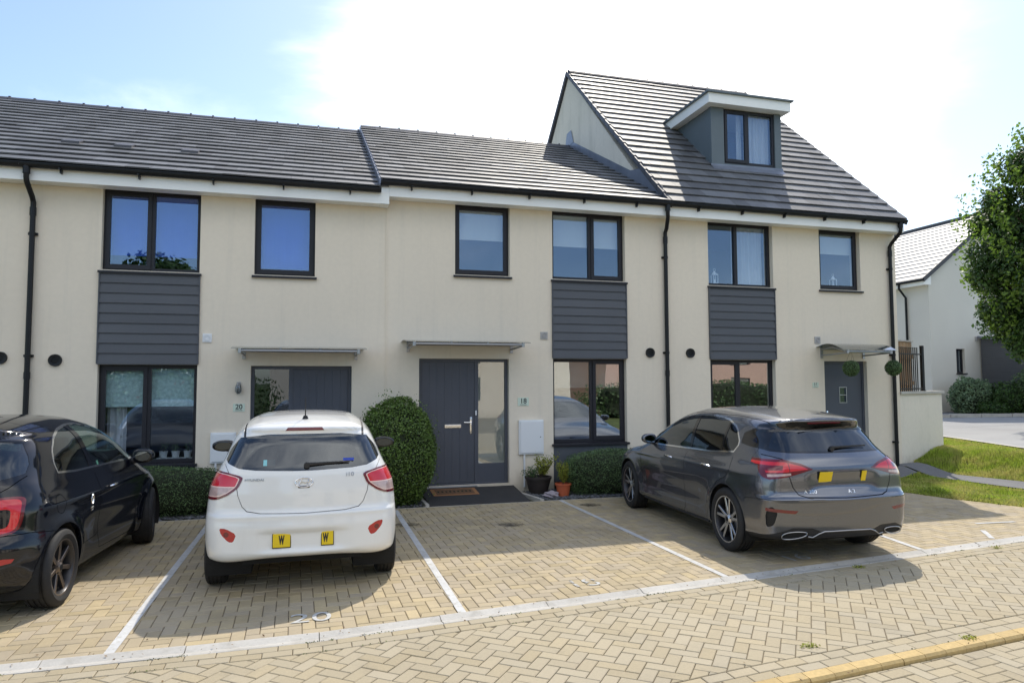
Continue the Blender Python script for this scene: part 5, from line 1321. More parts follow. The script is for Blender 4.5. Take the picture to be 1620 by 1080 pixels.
def liners(parent,C):
    for wx in (C.ra,C.fa):
        for sg in (1,-1):
            b=MB(); r=C.arch+.012; yi,yo=C.W*.52,C.W-.035
            n=24; ang=[-.45+ (PI+.9)*k/n for k in range(n+1)]
            vs=[]
            for a in ang: vs+=[(wx+r*math.cos(a),sg*yi,C.R+r*math.sin(a)),(wx+r*math.cos(a),sg*(yo),C.R+r*math.sin(a))]
            b.add(vs,[(2*i,2*i+1,2*i+3,2*i+2) for i in range(n)]); b.add([(wx+r*math.cos(a),sg*yi,C.R+r*math.sin(a)) for a in ang],[tuple(range(n+1))]); b.build('wheel_arch_liner',m_under,parent,fix=False)
def mirror(parent,C,x,z,pm,sx=.10,sy=.13,sz=.085,out=.10,glass=True):
    for sg in (1,-1):
        p,n=C.sidept(x,z,sg); b=MB(); bm=bmesh.new(); bmesh.ops.create_uvsphere(bm,u_segments=24,v_segments=16,radius=1)
        c=Vector((p.x-.01,p.y+sg*out,p.z+.045))
        for v in bm.verts:
            q=v.co; X=q.x if q.x>-.45 else -.45-(abs(q.x)-.45)*.12
            v.co=Vector((c.x+X*sx,c.y+sg*(abs(q.y)**.85*(1 if q.y>0 else -1))*sy,c.z+(abs(q.z)**.8*(1 if q.z>0 else -1))*sz*(1-.12*q.y)))
        me=bpy.data.meshes.new('mirror'); bm.to_mesh(me); bm.free()
        for f in me.polygons: f.use_smooth=True
        m=link('mirror',me,pm,parent)
        g=MB(); gx=c.x-sx*.535; g.add([(gx,c.y+sg*(math.cos(2*PI*k/24)*sy*.70),c.z+math.sin(2*PI*k/24)*sz*.66) for k in range(24)],[tuple(range(24))]); g.build('mirror_glass',m_mirror,m)
        g=MB(); g.tube([tuple(p-n*.02),tuple(Vector((p.x,p.y+sg*out*.6,p.z+.0))),(c.x,c.y,c.z-sz*.5)],[.035,.028,.03],10,sc=(1,.6)); g.build('mirror_arm',m_trim,m,smooth=True)
m_mirror=pmat('mirror glass',(.16,.19,.22),.03,1)
def strip_along(C,pts,r,name,mat,parent,pr='side',sgn=1,off=.002,seg=8,sc=(1,1)):
    P=[]
    for a,b in pts:
        p,n=(C.sidept(a,b,sgn,off) if pr=='side' else C.rearpt(a,b,off)); P.append(p)
    m=MB(); m.tube(P,r,seg,sc=sc); return m.build(name,mat,parent,smooth=True)
def dens(pts,n=6):
    o=[]
    for i in range(len(pts)-1):
        for k in range(n): t=k/n; o.append((pts[i][0]*(1-t)+pts[i+1][0]*t,pts[i][1]*(1-t)+pts[i+1][1]*t))
    return o+[pts[-1]]
def handle(C,x,z,sg,mat,parent,l=.10):
    p,n=C.sidept(x,z,sg,.0); b=MB(); q=[C.sidept(x+t*l,z+.004*(1-abs(t)),sg,.006+.028*(1-t*t))[0] for t in (-1,-.8,-.4,0,.4,.8,1)]
    b.tube(q,[.007,.011,.012,.012,.012,.011,.007],8,sc=(1,1.25)); b.build('door_handle',mat,parent,smooth=True)
def rear_text(C,txt,y,z,size,mat,parent,name='lettering',depth=.0015,sx=1,off=.0015):
    o=text_mesh(txt,size,depth,name,mat,parent,None,sx); me=o.data; nv=len(me.vertices); V=np.zeros(nv*3); me.vertices.foreach_get('co',V); V=V.reshape(-1,3)
    Y=y-V[:,0]; Z=z+V[:,1]; lo=np.full(nv,-.3); hi=np.full(nv,C.L*.45)
    for _ in range(26):
        m=(lo+hi)/2; f=C.F(np.stack([m,Y,Z],1)); hi=np.where(f<0,m,hi); lo=np.where(f<0,lo,m)
    P=np.stack([hi,Y,Z],1); g=C.G(P); g/=np.linalg.norm(g,axis=1)[:,None]; P=P+g*(off+V[:,2:3]+depth); me.vertices.foreach_set('co',P.ravel()); me.update(); return o
def wiper(C,pts,parent):
    P=[C.rearpt(y,z,.02)[0] for y,z in pts]; b=MB(); b.tube([P[0]+Vector((0,0,0)),P[0]+(P[-1]-P[0])*.25,P[-1]],[.016,.012,.005],8,sc=(1,.7)); b.tube([P[0]+(P[-1]-P[0])*.15-Vector((0,0,.005)),P[-1]-Vector((0,0,.006))],.004,6)
    q=C.rearpt(*pts[0],0)[0]; b.lathe([(0,-.03),(.024,-.03),(.026,.0),(.0,.0)],16,'x',(q.x,q.y,q.z)); b.build('wiper',m_trim,parent,smooth=True)
def solid_on_rear(C,pr,polys,name,mats,parent,off=.004,thick=.01):
    pass
mirrorpoly=lambda P:[(-a,b) for a,b in P][::-1]

# ------------------------------------------------ white hatchback
def white_car():
    root=thing('parked_car','white hatchback parked rear outwards before number 20, with two yellow plate pieces','car',(-.05,-4.98,0),PI/2); root.scale=(1.035,)*3
    L=3.665
    C=Car(L=L,W=.83,H=1.5,zb=.20,ZB=Tab([(-.2,.285),(.0,.285),(.35,.27),(.9,.2),(3.6,.2)],.05),zbm=.035,R=.288,ra=.64,fa=3.025,arch=.335,flare=.012,belt=1.02,rtap=.045,ftap=.05,ftx=2.2,ptr=.05,ptf=.10,cr=.20,crp=2.,cf=.35,ct=.13,k1=.11,k2=.17,k3=.28,
      WZ=Tab([(.0,.66),(.18,.74),(.28,.785),(.45,.815),(.60,.825),(.78,.812),(.92,.780),(1.02,.745),(1.15,.70),(1.30,.630),(1.40,.570),(1.46,.52),(1.55,.45)],.035),
      XR=Tab([(0,.2),(.2,.12),(.28,.035),(.36,.0),(.58,.0),(.66,.015),(.71,.045),(.85,.055),(1.0,.08),(1.06,.105),(1.29,.225),(1.328,.252),(1.372,.195),(1.42,.20),(1.5,.26)],.017),
      XF=Tab([(0,L-.25),(.18,L-.12),(.3,L-.02),(.5,L),(.65,L-.03),(.8,L-.14),(1.,L-.4)],.03),
      ZT=Tab([(-.1,1.385),(.2,1.415),(.4,1.447),(.8,1.485),(1.2,1.50),(1.7,1.50),(2.0,1.475),(2.2,1.42),(2.9,1.05),(3.1,.98),(3.35,.90),(3.55,.80),(3.7,.68)],.05),
      extra=lambda x,z: -.010*np.exp(-((z-.50)/.09)**2)*np.clip((x-.95)/.2,0,1)*np.clip((2.75-x)/.2,0,1)+.006*np.exp(-((z-.90)/.05)**2),
      rextra=lambda y,z: -.028*np.exp(-((y/.36)**6))*np.exp(-((z-.455)/.085)**6)+.010*np.exp(-((z-.665)/.02)**2)*(np.abs(y)<.9))
    C.shell()
    C.cut('rear',chaikin([(-.52,1.336),(.52,1.336),(.635,1.20),(.66,1.11),(.50,1.045),(.0,1.028),(-.50,1.045),(-.66,1.11),(-.635,1.20)],1,.2),'rear_glass')
    C.cut('rear',[(-.165,1.366),(.165,1.366),(.145,1.392),(-.145,1.392)],'brake')
    C.cut('front',chaikin([(-.60,1.40),(.60,1.40),(.70,1.08),(-.70,1.08)],1,.15),'windscreen',filt=lambda c,n:n.z>.2)
    for sg,pr in ((1,'left'),(-1,'right')):
        C.cut(pr,chaikin([(2.62,1.07),(2.15,1.37),(1.80,1.415),(1.52,1.42),(1.50,1.045)],1,.12),'side_glass')
        C.cut(pr,chaikin([(1.42,1.045),(1.43,1.42),(.98,1.385),(.70,1.28),(.52,1.13),(.62,1.065)],1,.12),'side_glass')
        for wx in (C.ra,C.fa): C.cut(pr,circ(wx,C.R,C.arch,32),'hole',filt=lambda c,n: abs(c.y)>.42)
        m=1 if sg>0 else -1
        lp=chaikin([(.495,.985),(.53,1.003),(.64,1.030),(.86,1.050),(.86,.80),(.70,.805),(.61,.845),(.53,.905)],1,.15)
        lp=[(a*m,b) for a,b in lp]; sh=lambda P,k,c=(.66,.945): [(c[0]*m+(a-c[0]*m)*k,c[1]+(b-c[1])*k) for a,b in P]
        C.cut('rear',lp,'lamp',filt=lambda c,n: abs(c.y)<.86 and c.x<.52)
        C.cut('rear',sh(lp,.84),'lampring',within=('lamp',)); C.cut('rear',sh(lp,.78),'lampred',within=('lampring',))
        yy=[(m*.40,.80),(m*.90,.80),(m*.90,.905),(m*.40,.905)]; C.cut('rear',yy,'lampclear',within=('lampred',))
        C.cut('rear',[(m*.40,.905),(m*.90,.905),(m*.90,.914),(m*.40,.914)],'lampring',within=('lampred',))
        C.cut('rear',chaikin([(a*m,b) for a,b in [(.535,.53),(.62,.578),(.675,.580),(.66,.53),(.60,.468),(.56,.465)]],1,.2),'reflector'); C.cut('rear',circ(m*.618,.528,.022,12),'refin',within=('reflector',))
    # panel gaps
    tg=[(-.655,1.09),(-.60,1.0),(-.55,.93),(-.535,.84),(-.50,.75),(-.46,.71),(-.35,.692),(0,.683),(.35,.692),(.46,.71),(.50,.75),(.535,.84),(.55,.93),(.60,1.0),(.655,1.09)]
    C.gap('rear',tg,.006)
    for pr in ('left','right'):
        C.gap(pr,[(1.46,1.435),(1.46,.40),(1.50,.30),(2.50,.27),(2.60,.38),(2.66,.8),(2.68,1.07),(2.16,1.40),(1.8,1.437),(1.46,1.435)],.005)
        C.gap(pr,[(1.455,.45),(1.45,.30),(1.10,.30),(1.0,.45),(.93,.60),(.78,.72),(.70,1.05)],.005)
        C.gap(pr,[(2.70,.75),(2.75,1.0),(3.2,.93)],.004)
    for sg in (1,-1): C.gap('top',[(.33,sg*.505),(.8,sg*.525),(1.4,sg*.53),(2.05,sg*.525)],.020,'ditch')
    C.gap('top',[(.36,-.46),(.335,-.2),(.33,0),(.335,.2),(.36,.46)],.004)
    C.assign('rear',tg,'tailgate',filt=lambda c,n:c.x<.5)
    dp=[(1.46,1.435),(1.46,.40),(1.50,.30),(2.50,.27),(2.60,.38),(2.66,.8),(2.68,1.07),(2.16,1.40),(1.8,1.437)]
    dr=[(1.46,1.435),(1.455,.30),(1.10,.30),(1.0,.45),(.93,.60),(.78,.72),(.70,1.05)]
    for pr in ('left','right'): C.assign(pr,dp,'door'); C.assign(pr,dr,'door')
    body=C.emit([''],'body',[p_white],root,rim=.02); C.emit(['tailgate'],'tailgate',[p_white],root)
    for sg in (1,-1):
        sel=lambda c,q=sg: c.y*q>0
        C.emit(['door'],'door',[p_white],root,sel=lambda c: sel(c) and c.x>1.46); C.emit(['door'],'door',[p_white],root,sel=lambda c: sel(c) and c.x<1.46)
        C.emit(['side_glass'],'side_window',[m_carglass],root,-.004,sel=lambda c: sel(c) and c.x>1.46); C.emit(['side_glass'],'side_window',[m_carglass],root,-.004,sel=lambda c: sel(c) and c.x<1.46)
        C.emit(['lamp','lampring','lampred','lampclear'],'tail_light',[m_redd,m_cream,m_redb,m_clear],root,.006,sel=sel); C.emit(['reflector','refin'],'reflector',[m_red,m_redd],root,-.002,sel=sel)
    C.emit(['rear_glass'],'rear_window',[m_carglass],root,-.003); C.emit(['brake'],'brake_light',[m_redd],root,.002); C.emit(['windscreen'],'windscreen',[m_carglass],root,-.003); [C.emit(['ditch'],'roof_strip',[m_trim],root,-.004,sel=lambda c,q=q: c.y*q>0) for q in (1,-1)]
    for wx,st in ((C.ra,0),(C.fa,0)):
        for sg in (1,-1): wheel(root,wx,sg*.735,C.R,.175,'cover',.185,st,(m_silver,m_alloyd))
    liners(root,C); seats(root,C); mirror(root,C,2.52,1.02,m_gloss,.085,.125,.065,.175)
    wiper(C,[(-.02,1.075),(-.38,1.088)],root)
    p,n=C.toppt(.50,0,0); b=MB(); b.tube([p,p+Vector((.0,0,.03))],[.028,.016],12); b.tube([p+Vector((0,0,.03)),p+Vector((-.09,0,.20))],[.006,.003],8); b.build('antenna',m_black,root,smooth=True)
    # badge: slanted oval
    p,n=C.rearpt(0,.935,.001); Mx=frame(p,(0,-1,0),n); b=MB(); ring=lambda a,b_,r,z: [Mx@Vector((a*math.cos(2*PI*k/36),b_*math.sin(2*PI*k/36),z)) for k in range(37)]
    b.tube(ring(.072,.040,0,.003),.0045,6,cap=False); b.tube(ring(.060,.029,0,.003),.0018,6,cap=False)
    pth=lambda P:[Mx@Vector((x,y,.004)) for x,y in P]
    b.tube(pth([(-.040,-.020),(-.032,.006),(-.022,.024)]),.004,6); b.tube(pth([(.022,-.024),(.032,-.006),(.040,.020)]),.004,6); b.tube(pth([(-.036,-.004),(-.012,.004),(.010,-.004),(.036,.004)]),.004,6)
    b.build('badge',m_chrome,root,smooth=True)
    b=MB(); b.add([Mx@Vector((x,y,.001)) for x,y in ((-.045,-.046),(.045,-.046),(.05,-.030),(-.05,-.030))],[(0,1,2,3)]); b.build('tailgate_release',m_trim,root)
    rear_text(C,'HYUNDAI',.405,.965,.028,m_steel,root,sx=1.25); rear_text(C,'i10',-.385,.985,.048,m_steel,root,sx=1.2)
    # the two plate pieces
    for y0,y1,ch,cx in ((.245,.105,'W',.165),(-.150,-.245,'W',-.165)):
        p,n=C.rearpt((y0+y1)/2,.465,.004); n=Vector((-1,0,.06)).normalized(); Mx=frame(p+n*.004,(0,-1,0),n); hw=abs(y0-y1)/2
        b=MB(); b.box(-hw-.006,hw+.006,-.064,.064,-.012,-.001,c=.004); b.xf=None; o=b.build('plate_surround',m_black,root); o.data.transform(Mx)
        b=MB(); b.box(-hw,hw,-.056,.056,-.002,.003,c=.002); pl=b.build('number_plate',m_yellow,root); pl.data.transform(Mx)
        text_mesh(ch,.095,.0006,'plate_letter',pm_ink,pl,Mx@Matrix.Translation((0 if cx>0 else -.015,0,.0035)),.42,bold=.006)
    # stickers inside the rear window
    for y,z,w_,h_,m_,nm in ((.29,1.105,.048,.027,m_cyanlbl,'sticker'),(-.31,1.115,.11,.013,m_bluelbl,'sticker')):
        p,n=C.rearpt(y,z,-.006); Mx=frame(p,(0,-1,0),n); b=MB(); b.box(-w_,w_,-h_,h_,0,.001); o=b.build(nm,m_,root); o.data.transform(Mx)
    C.bm.free()
white_car()

# ------------------------------------------------ grey hatchback
def grey_car():
    root=thing('parked_car','metallic grey five door hatchback with twin spoke wheels and exhaust tips, parked right','car',GREY_POS[:3],PI/2-R(GREY_POS[3])); root.scale=(.995,.995,1.055)
    L=4.42
    def ex(x,z):
        c=np.clip((x-.2)/.4,0,1)*np.clip((L-.5-x)/.5,0,1)
        return .008*np.exp(-((z-(.845-.012*x))/.022)**2)*c-.016*np.exp(-((z-.50)/.12)**2)*np.clip((x-1.2)/.3,0,1)*np.clip((3.3-x)/.3,0,1)+.010*np.exp(-((z-.27)/.05)**2)
    C=Car(L=L,W=.898,H=1.44,zb=.17,R=.325,ra=.865,fa=3.594,arch=.362,flare=.012,belt=.98,rtap=.10,ftap=.045,ftx=2.5,ptr=.10,ptf=.07,cr=.17,crp=2.1,cf=.40,ct=.11,k1=.10,k2=.15,k3=.25,ZB=Tab([(-.2,.245),(.0,.245),(.3,.22),(.9,.17),(4.4,.17)],.05),
      WZ=Tab([(.0,.72),(.17,.80),(.24,.855),(.40,.883),(.58,.895),(.74,.892),(.83,.878),(.90,.846),(.95,.808),(1.02,.784),(1.2,.715),(1.33,.635),(1.40,.57),(1.5,.48)],.025),
      XR=Tab([(0,.22),(.2,.10),(.26,.04),(.38,.01),(.58,.0),(.625,.0),(.66,.035),(.70,.05),(.82,.055),(.93,.075),(1.0,.12),(1.06,.185),(1.262,.385),(1.275,.385),(1.340,.25),(1.375,.235),(1.45,.27)],.013),
      XF=Tab([(0,L-.25),(.2,L-.08),(.35,L-.01),(.5,L),(.65,L-.03),(.75,L-.10),(.9,L-.3)],.03),
      ZT=Tab([(-.1,1.338),(.22,1.365),(.5,1.402),(1.0,1.445),(1.6,1.468),(2.0,1.452),(2.3,1.400),(2.5,1.33),(3.15,1.02),(3.32,.96),(3.7,.895),(4.1,.81),(4.3,.72),(4.45,.6)],.05),
      extra=ex,rextra=lambda y,z: -.028*np.exp(-((y/.36)**6))*np.exp(-((z-.78)/.07)**4)+.012*np.exp(-((z-.625)/.016)**2))
    C.shell(.029)
    C.cut('rear',chaikin([(-.56,1.345),(.56,1.345),(.70,1.20),(.735,1.10),(.65,1.055),(.0,1.045),(-.65,1.055),(-.735,1.10),(-.70,1.20)],1,.2),'rear_frame',filt=lambda c,n:c.x<.8)
    C.cut('rear',chaikin([(-.53,1.258),(.53,1.258),(.60,1.18),(.655,1.095),(.60,1.072),(.0,1.062),(-.60,1.072),(-.655,1.095),(-.60,1.18)],1,.15),'rear_glass',within=('rear_frame',))
    C.cut('rear',[(-.20,1.325),(.20,1.325),(.20,1.338),(-.20,1.338)],'brake',within=('rear_frame',))
    C.cut('front',chaikin([(-.60,1.34),(.60,1.34),(.74,1.04),(-.74,1.04)],1,.15),'windscreen',filt=lambda c,n:n.z>.2)
    SW=chaikin([(3.13,.935),(3.04,.99),(2.50,1.268),(2.12,1.356),(1.70,1.376),(1.22,1.358),(.93,1.27),(.79,1.11),(.87,.985)],1,.2)
    cx_=sum(p[0] for p in SW)/len(SW); cz_=sum(p[1] for p in SW)/len(SW)
    for sg,pr in ((1,'left'),(-1,'right')):
        m=sg
        C.cut(pr,SW,'chrome'); C.cut(pr,inset(SW,.017),'pillar',within=('chrome',))
        for q in ([(3.1,.9),(3.1,1.4),(1.93,1.4),(1.86,.9)],[(1.79,.9),(1.86,1.4),(1.14,1.4),(1.14,.9)],[(1.10,.9),(1.10,1.4),(.6,1.4),(.6,.9)]): C.cut(pr,q,'side_glass' if q[0][0]>3 else 'rear_side_glass' if q[0][0]>1.5 else 'quarter_glass',within=('pillar',))
        for wx in (C.ra,C.fa): C.cut(pr,circ(wx,C.R,C.arch,32),'hole',filt=lambda c,n: abs(c.y)>.42)
        # lamps: long wedge, cut from the rear and round the corner from the side
        Q=lambda P:[(a*m,b) for a,b in P]; inn=lambda c,n: abs(c.y)<.80 and c.x<.5; outr=lambda c,n: abs(c.y)>.775 and c.x<.6
        C.cut('rear',Q([(.345,.905),(.45,.955),(.62,.995),(.79,.990),(.79,.812),(.62,.835)]),'lamp',filt=inn)
        C.cut('rear',Q([(.395,.906),(.46,.935),(.62,.972),(.79,.970),(.79,.872),(.62,.882)]),'lampred',within=('lamp',),filt=inn)
        C.cut('rear',Q([(.64,.940),(.79,.940),(.79,.892),(.66,.898)]),'lampdark',within=('lampred',),filt=inn)
        C.cut('rear',Q([(.58,.852),(.79,.833),(.79,.858),(.58,.872)]),'lampclear',within=('lamp',),filt=inn)
        C.cut('rear',Q([(.585,.78),(.593,.78),(.593,1.02),(.585,1.02)]),'lampline',within=('lampred',),filt=inn)
        C.cut(pr,chaikin([(-.1,.812),(.17,.806),(.26,.835),(.40,.955),(.37,.985),(-.1,.990)],1,.15),'lamp',filt=outr)
        C.cut(pr,[(-.1,.872),(.20,.868),(.335,.95),(.31,.962),(-.1,.970)],'lampred',within=('lamp',),filt=outr)
        C.cut(pr,[(-.1,.892),(.20,.892),(.25,.935),(-.1,.940)],'lampdark',within=('lampred',),filt=outr)
        C.cut(pr,[(-.1,.833),(.16,.826),(.20,.850),(-.1,.858)],'lampclear',within=('lamp',),filt=outr)
        C.cut('rear',[(a*m,b) for a,b in [(.545,.525),(.83,.548),(.83,.518),(.58,.498)]],'reflector')
        C.cut('rear',chaikin([(a*m,b) for a,b in [(.745,.52),(.80,.57),(.83,.50),(.82,.36),(.775,.385)]],1,.2),'airvent')
    # black lower bumper with a chrome bar
    for q in ([(-.70,.15),(-.70,.33),(-.60,.365),(-.40,.36),(-.31,.325),(-.31,.15)],[(.31,.15),(.31,.325),(.40,.36),(.60,.365),(.70,.33),(.70,.15)],[(-.31,.15),(-.31,.325),(.31,.325),(.31,.15)],[(-.90,.15),(-.90,.26),(-.70,.33),(-.70,.15)],[(.70,.15),(.70,.33),(.90,.26),(.90,.15)]): C.cut('rear',q,'diffuser')
    for m in (1,-1): C.cut('rear',chaikin([(m*.445,.322),(m*.47,.282),(m*.62,.252),(m*.71,.265),(m*.69,.315),(m*.57,.332)],2),'exhaust',within=('','diffuser'))
    tg=[(-.72,1.03),(-.62,1.0),(-.60,.97),(-.60,.84),(-.57,.74),(-.52,.67),(-.44,.648),(0,.636),(.44,.648),(.52,.67),(.57,.74),(.60,.84),(.60,.97),(.62,1.0),(.72,1.03)]
    C.gap('rear',tg,.008,within=('',))
    fd=[(1.865,.93),(1.85,.30),(1.90,.24),(3.02,.24),(3.10,.40),(3.16,.75),(3.12,.91)]
    rd=[(1.865,.93),(1.85,.24),(1.33,.24),(1.27,.36),(1.17,.56),(1.02,.70),(.86,.76),(.80,.84),(.84,.965)]
    for pr in ('left','right'):
        C.gap(pr,fd,.006); C.gap(pr,rd[1:],.006); C.gap(pr,[(.48,1.10),(.52,.99),(.50,.95)],.004)
        C.gap(pr,[(3.17,.66),(3.2,.86),(3.3,.90)],.004); C.gap(pr,[(.50,.60),(.42,.615),(.20,.625),(.05,.62)],.004)
        C.gap(pr,chaikin([(.50,.80),(.66,.80),(.66,.92),(.50,.92)],2),.004,closed=True) if pr=='right' else None
    for sg in (1,-1): C.gap('top',[(.30,sg*.535),(.8,sg*.555),(1.4,sg*.565),(2.1,sg*.56)],.008,'ditch')
    C.gap('top',[(.45,-.52),(.36,-.2),(.345,0),(.36,.2),(.45,.52)],.006)
    C.assign('rear',tg,'tailgate',filt=lambda c,n:c.x<.45)
    fd2=fd+[(3.0,1.0),(1.87,1.0)]
    for pr in ('left','right'): C.assign(pr,fd,'door'); C.assign(pr,rd,'reardoor')
    C.emit([''],'body',[p_grey],root,rim=.02); C.emit(['tailgate'],'tailgate',[p_grey],root)
    C.emit(['rear_frame'],'rear_window_frame',[m_gloss],root,-.001); C.emit(['rear_glass'],'rear_window',[m_privacy],root,-.002); C.emit(['brake'],'brake_light',[m_redd],root,.002); C.emit(['windscreen'],'windscreen',[m_carglass],root,-.003); [C.emit(['ditch'],'roof_strip',[m_trim],root,-.004,sel=lambda c,q=q: c.y*q>0) for q in (1,-1)]
    C.emit(['diffuser'],'rear_diffuser',[m_trim],root,-.006)
    for sg in (1,-1):
        sel=lambda c,q=sg: c.y*q>0
        C.emit(['door'],'door',[p_grey],root,sel=sel); C.emit(['reardoor'],'door',[p_grey],root,sel=sel)
        C.emit(['chrome'],'window_trim',[m_chrome],root,.003,sel=sel); C.emit(['pillar'],'window_pillar',[m_gloss],root,.0,sel=lambda c: sel(c) and c.x>1.4); C.emit(['pillar'],'window_pillar',[m_gloss],root,.0,sel=lambda c: sel(c) and c.x<=1.4)
        C.emit(['side_glass'],'side_window',[m_carglass],root,-.004,sel=sel); C.emit(['rear_side_glass'],'side_window',[m_privacy],root,-.004,sel=sel); C.emit(['quarter_glass'],'side_window',[m_privacy],root,-.004,sel=sel)
        C.emit(['lamp','lampred','lampclear','lampdark','lampline'],'tail_light',[m_redd,m_redb,m_clear,m_redd,m_redd],root,.005,sel=sel); C.emit(['reflector'],'reflector',[m_redd],root,.001,sel=sel); C.emit(['airvent'],'bumper_vent',[m_black],root,-.012,sel=sel)
        # exhaust tips
        b=MB(); pts=[]
        for (y,z) in chaikin([(sg*.445,.322),(sg*.47,.282),(sg*.62,.252),(sg*.71,.265),(sg*.69,.315),(sg*.57,.332)],2): pts.append(C.rearpt(y,z,.006)[0])
        pts.append(pts[0]); b.tube(pts,.005,8,cap=False); e=b.build('exhaust_tip',m_satin,root,smooth=True)
        C.emit(['exhaust'],'exhaust_opening',[m_under],root,-.012,sel=sel)
        for x in (2.28,1.30): handle(C,x,.83,sg,m_chrome,root,.11)
        strip_along(C,dens([(1.3,.225),(2.2,.215),(3.1,.225)]),.014,'side_sill',m_trim,root,'side',sg,.0)
    strip_along(C,dens([(-.44,.280),(-.39,.272),(-.33,.305),(-.27,.325),(0,.328),(.27,.325),(.33,.305),(.39,.272),(.44,.280)],4),.006,'chrome_bar',m_satin,root,'rear',1,.004)
    for wx,st in ((C.ra,0),(C.fa,R(-3))):
        for sg in (1,-1): wheel(root,wx,sg*.79,C.R,.225,'twin5',.235,st,(m_silver,m_alloyd))
    liners(root,C); seats(root,C,2.05,1.2,.48,.37); mirror(root,C,2.88,.97,p_grey,.08,.105,.065,.09)
    wiper(C,[(.04,1.085),(-.40,1.098)],root)
    rear_text(C,'A 200',.395,.695,.046,m_chrome,root,sx=1.25); rear_text(C,'A 2',-.07,.690,.046,m_chrome,root,sx=1.25)
    for y0,y1,mt in ((.285,.135,1),(-.215,-.27,1)):
        p,n=C.rearpt((y0+y1)/2,.835,.006); Mx=frame(p+n*.004,(0,-1,0),n); hw=abs(y0-y1)/2
        b=MB(); b.box(-hw,hw,-.052,.052,-.004,.004,c=.003); o=b.build('number_plate',m_yellow,root); o.data.transform(Mx)
        b=MB(); b.box(-hw-.012,hw*.2,-.058,.058,-.012,-.005,c=.003); o=b.build('plate_surround',m_black,root); o.data.transform(Mx)
    C.bm.free()
GREY_POS=(5.235,-5.53,0,3.0)
grey_car()

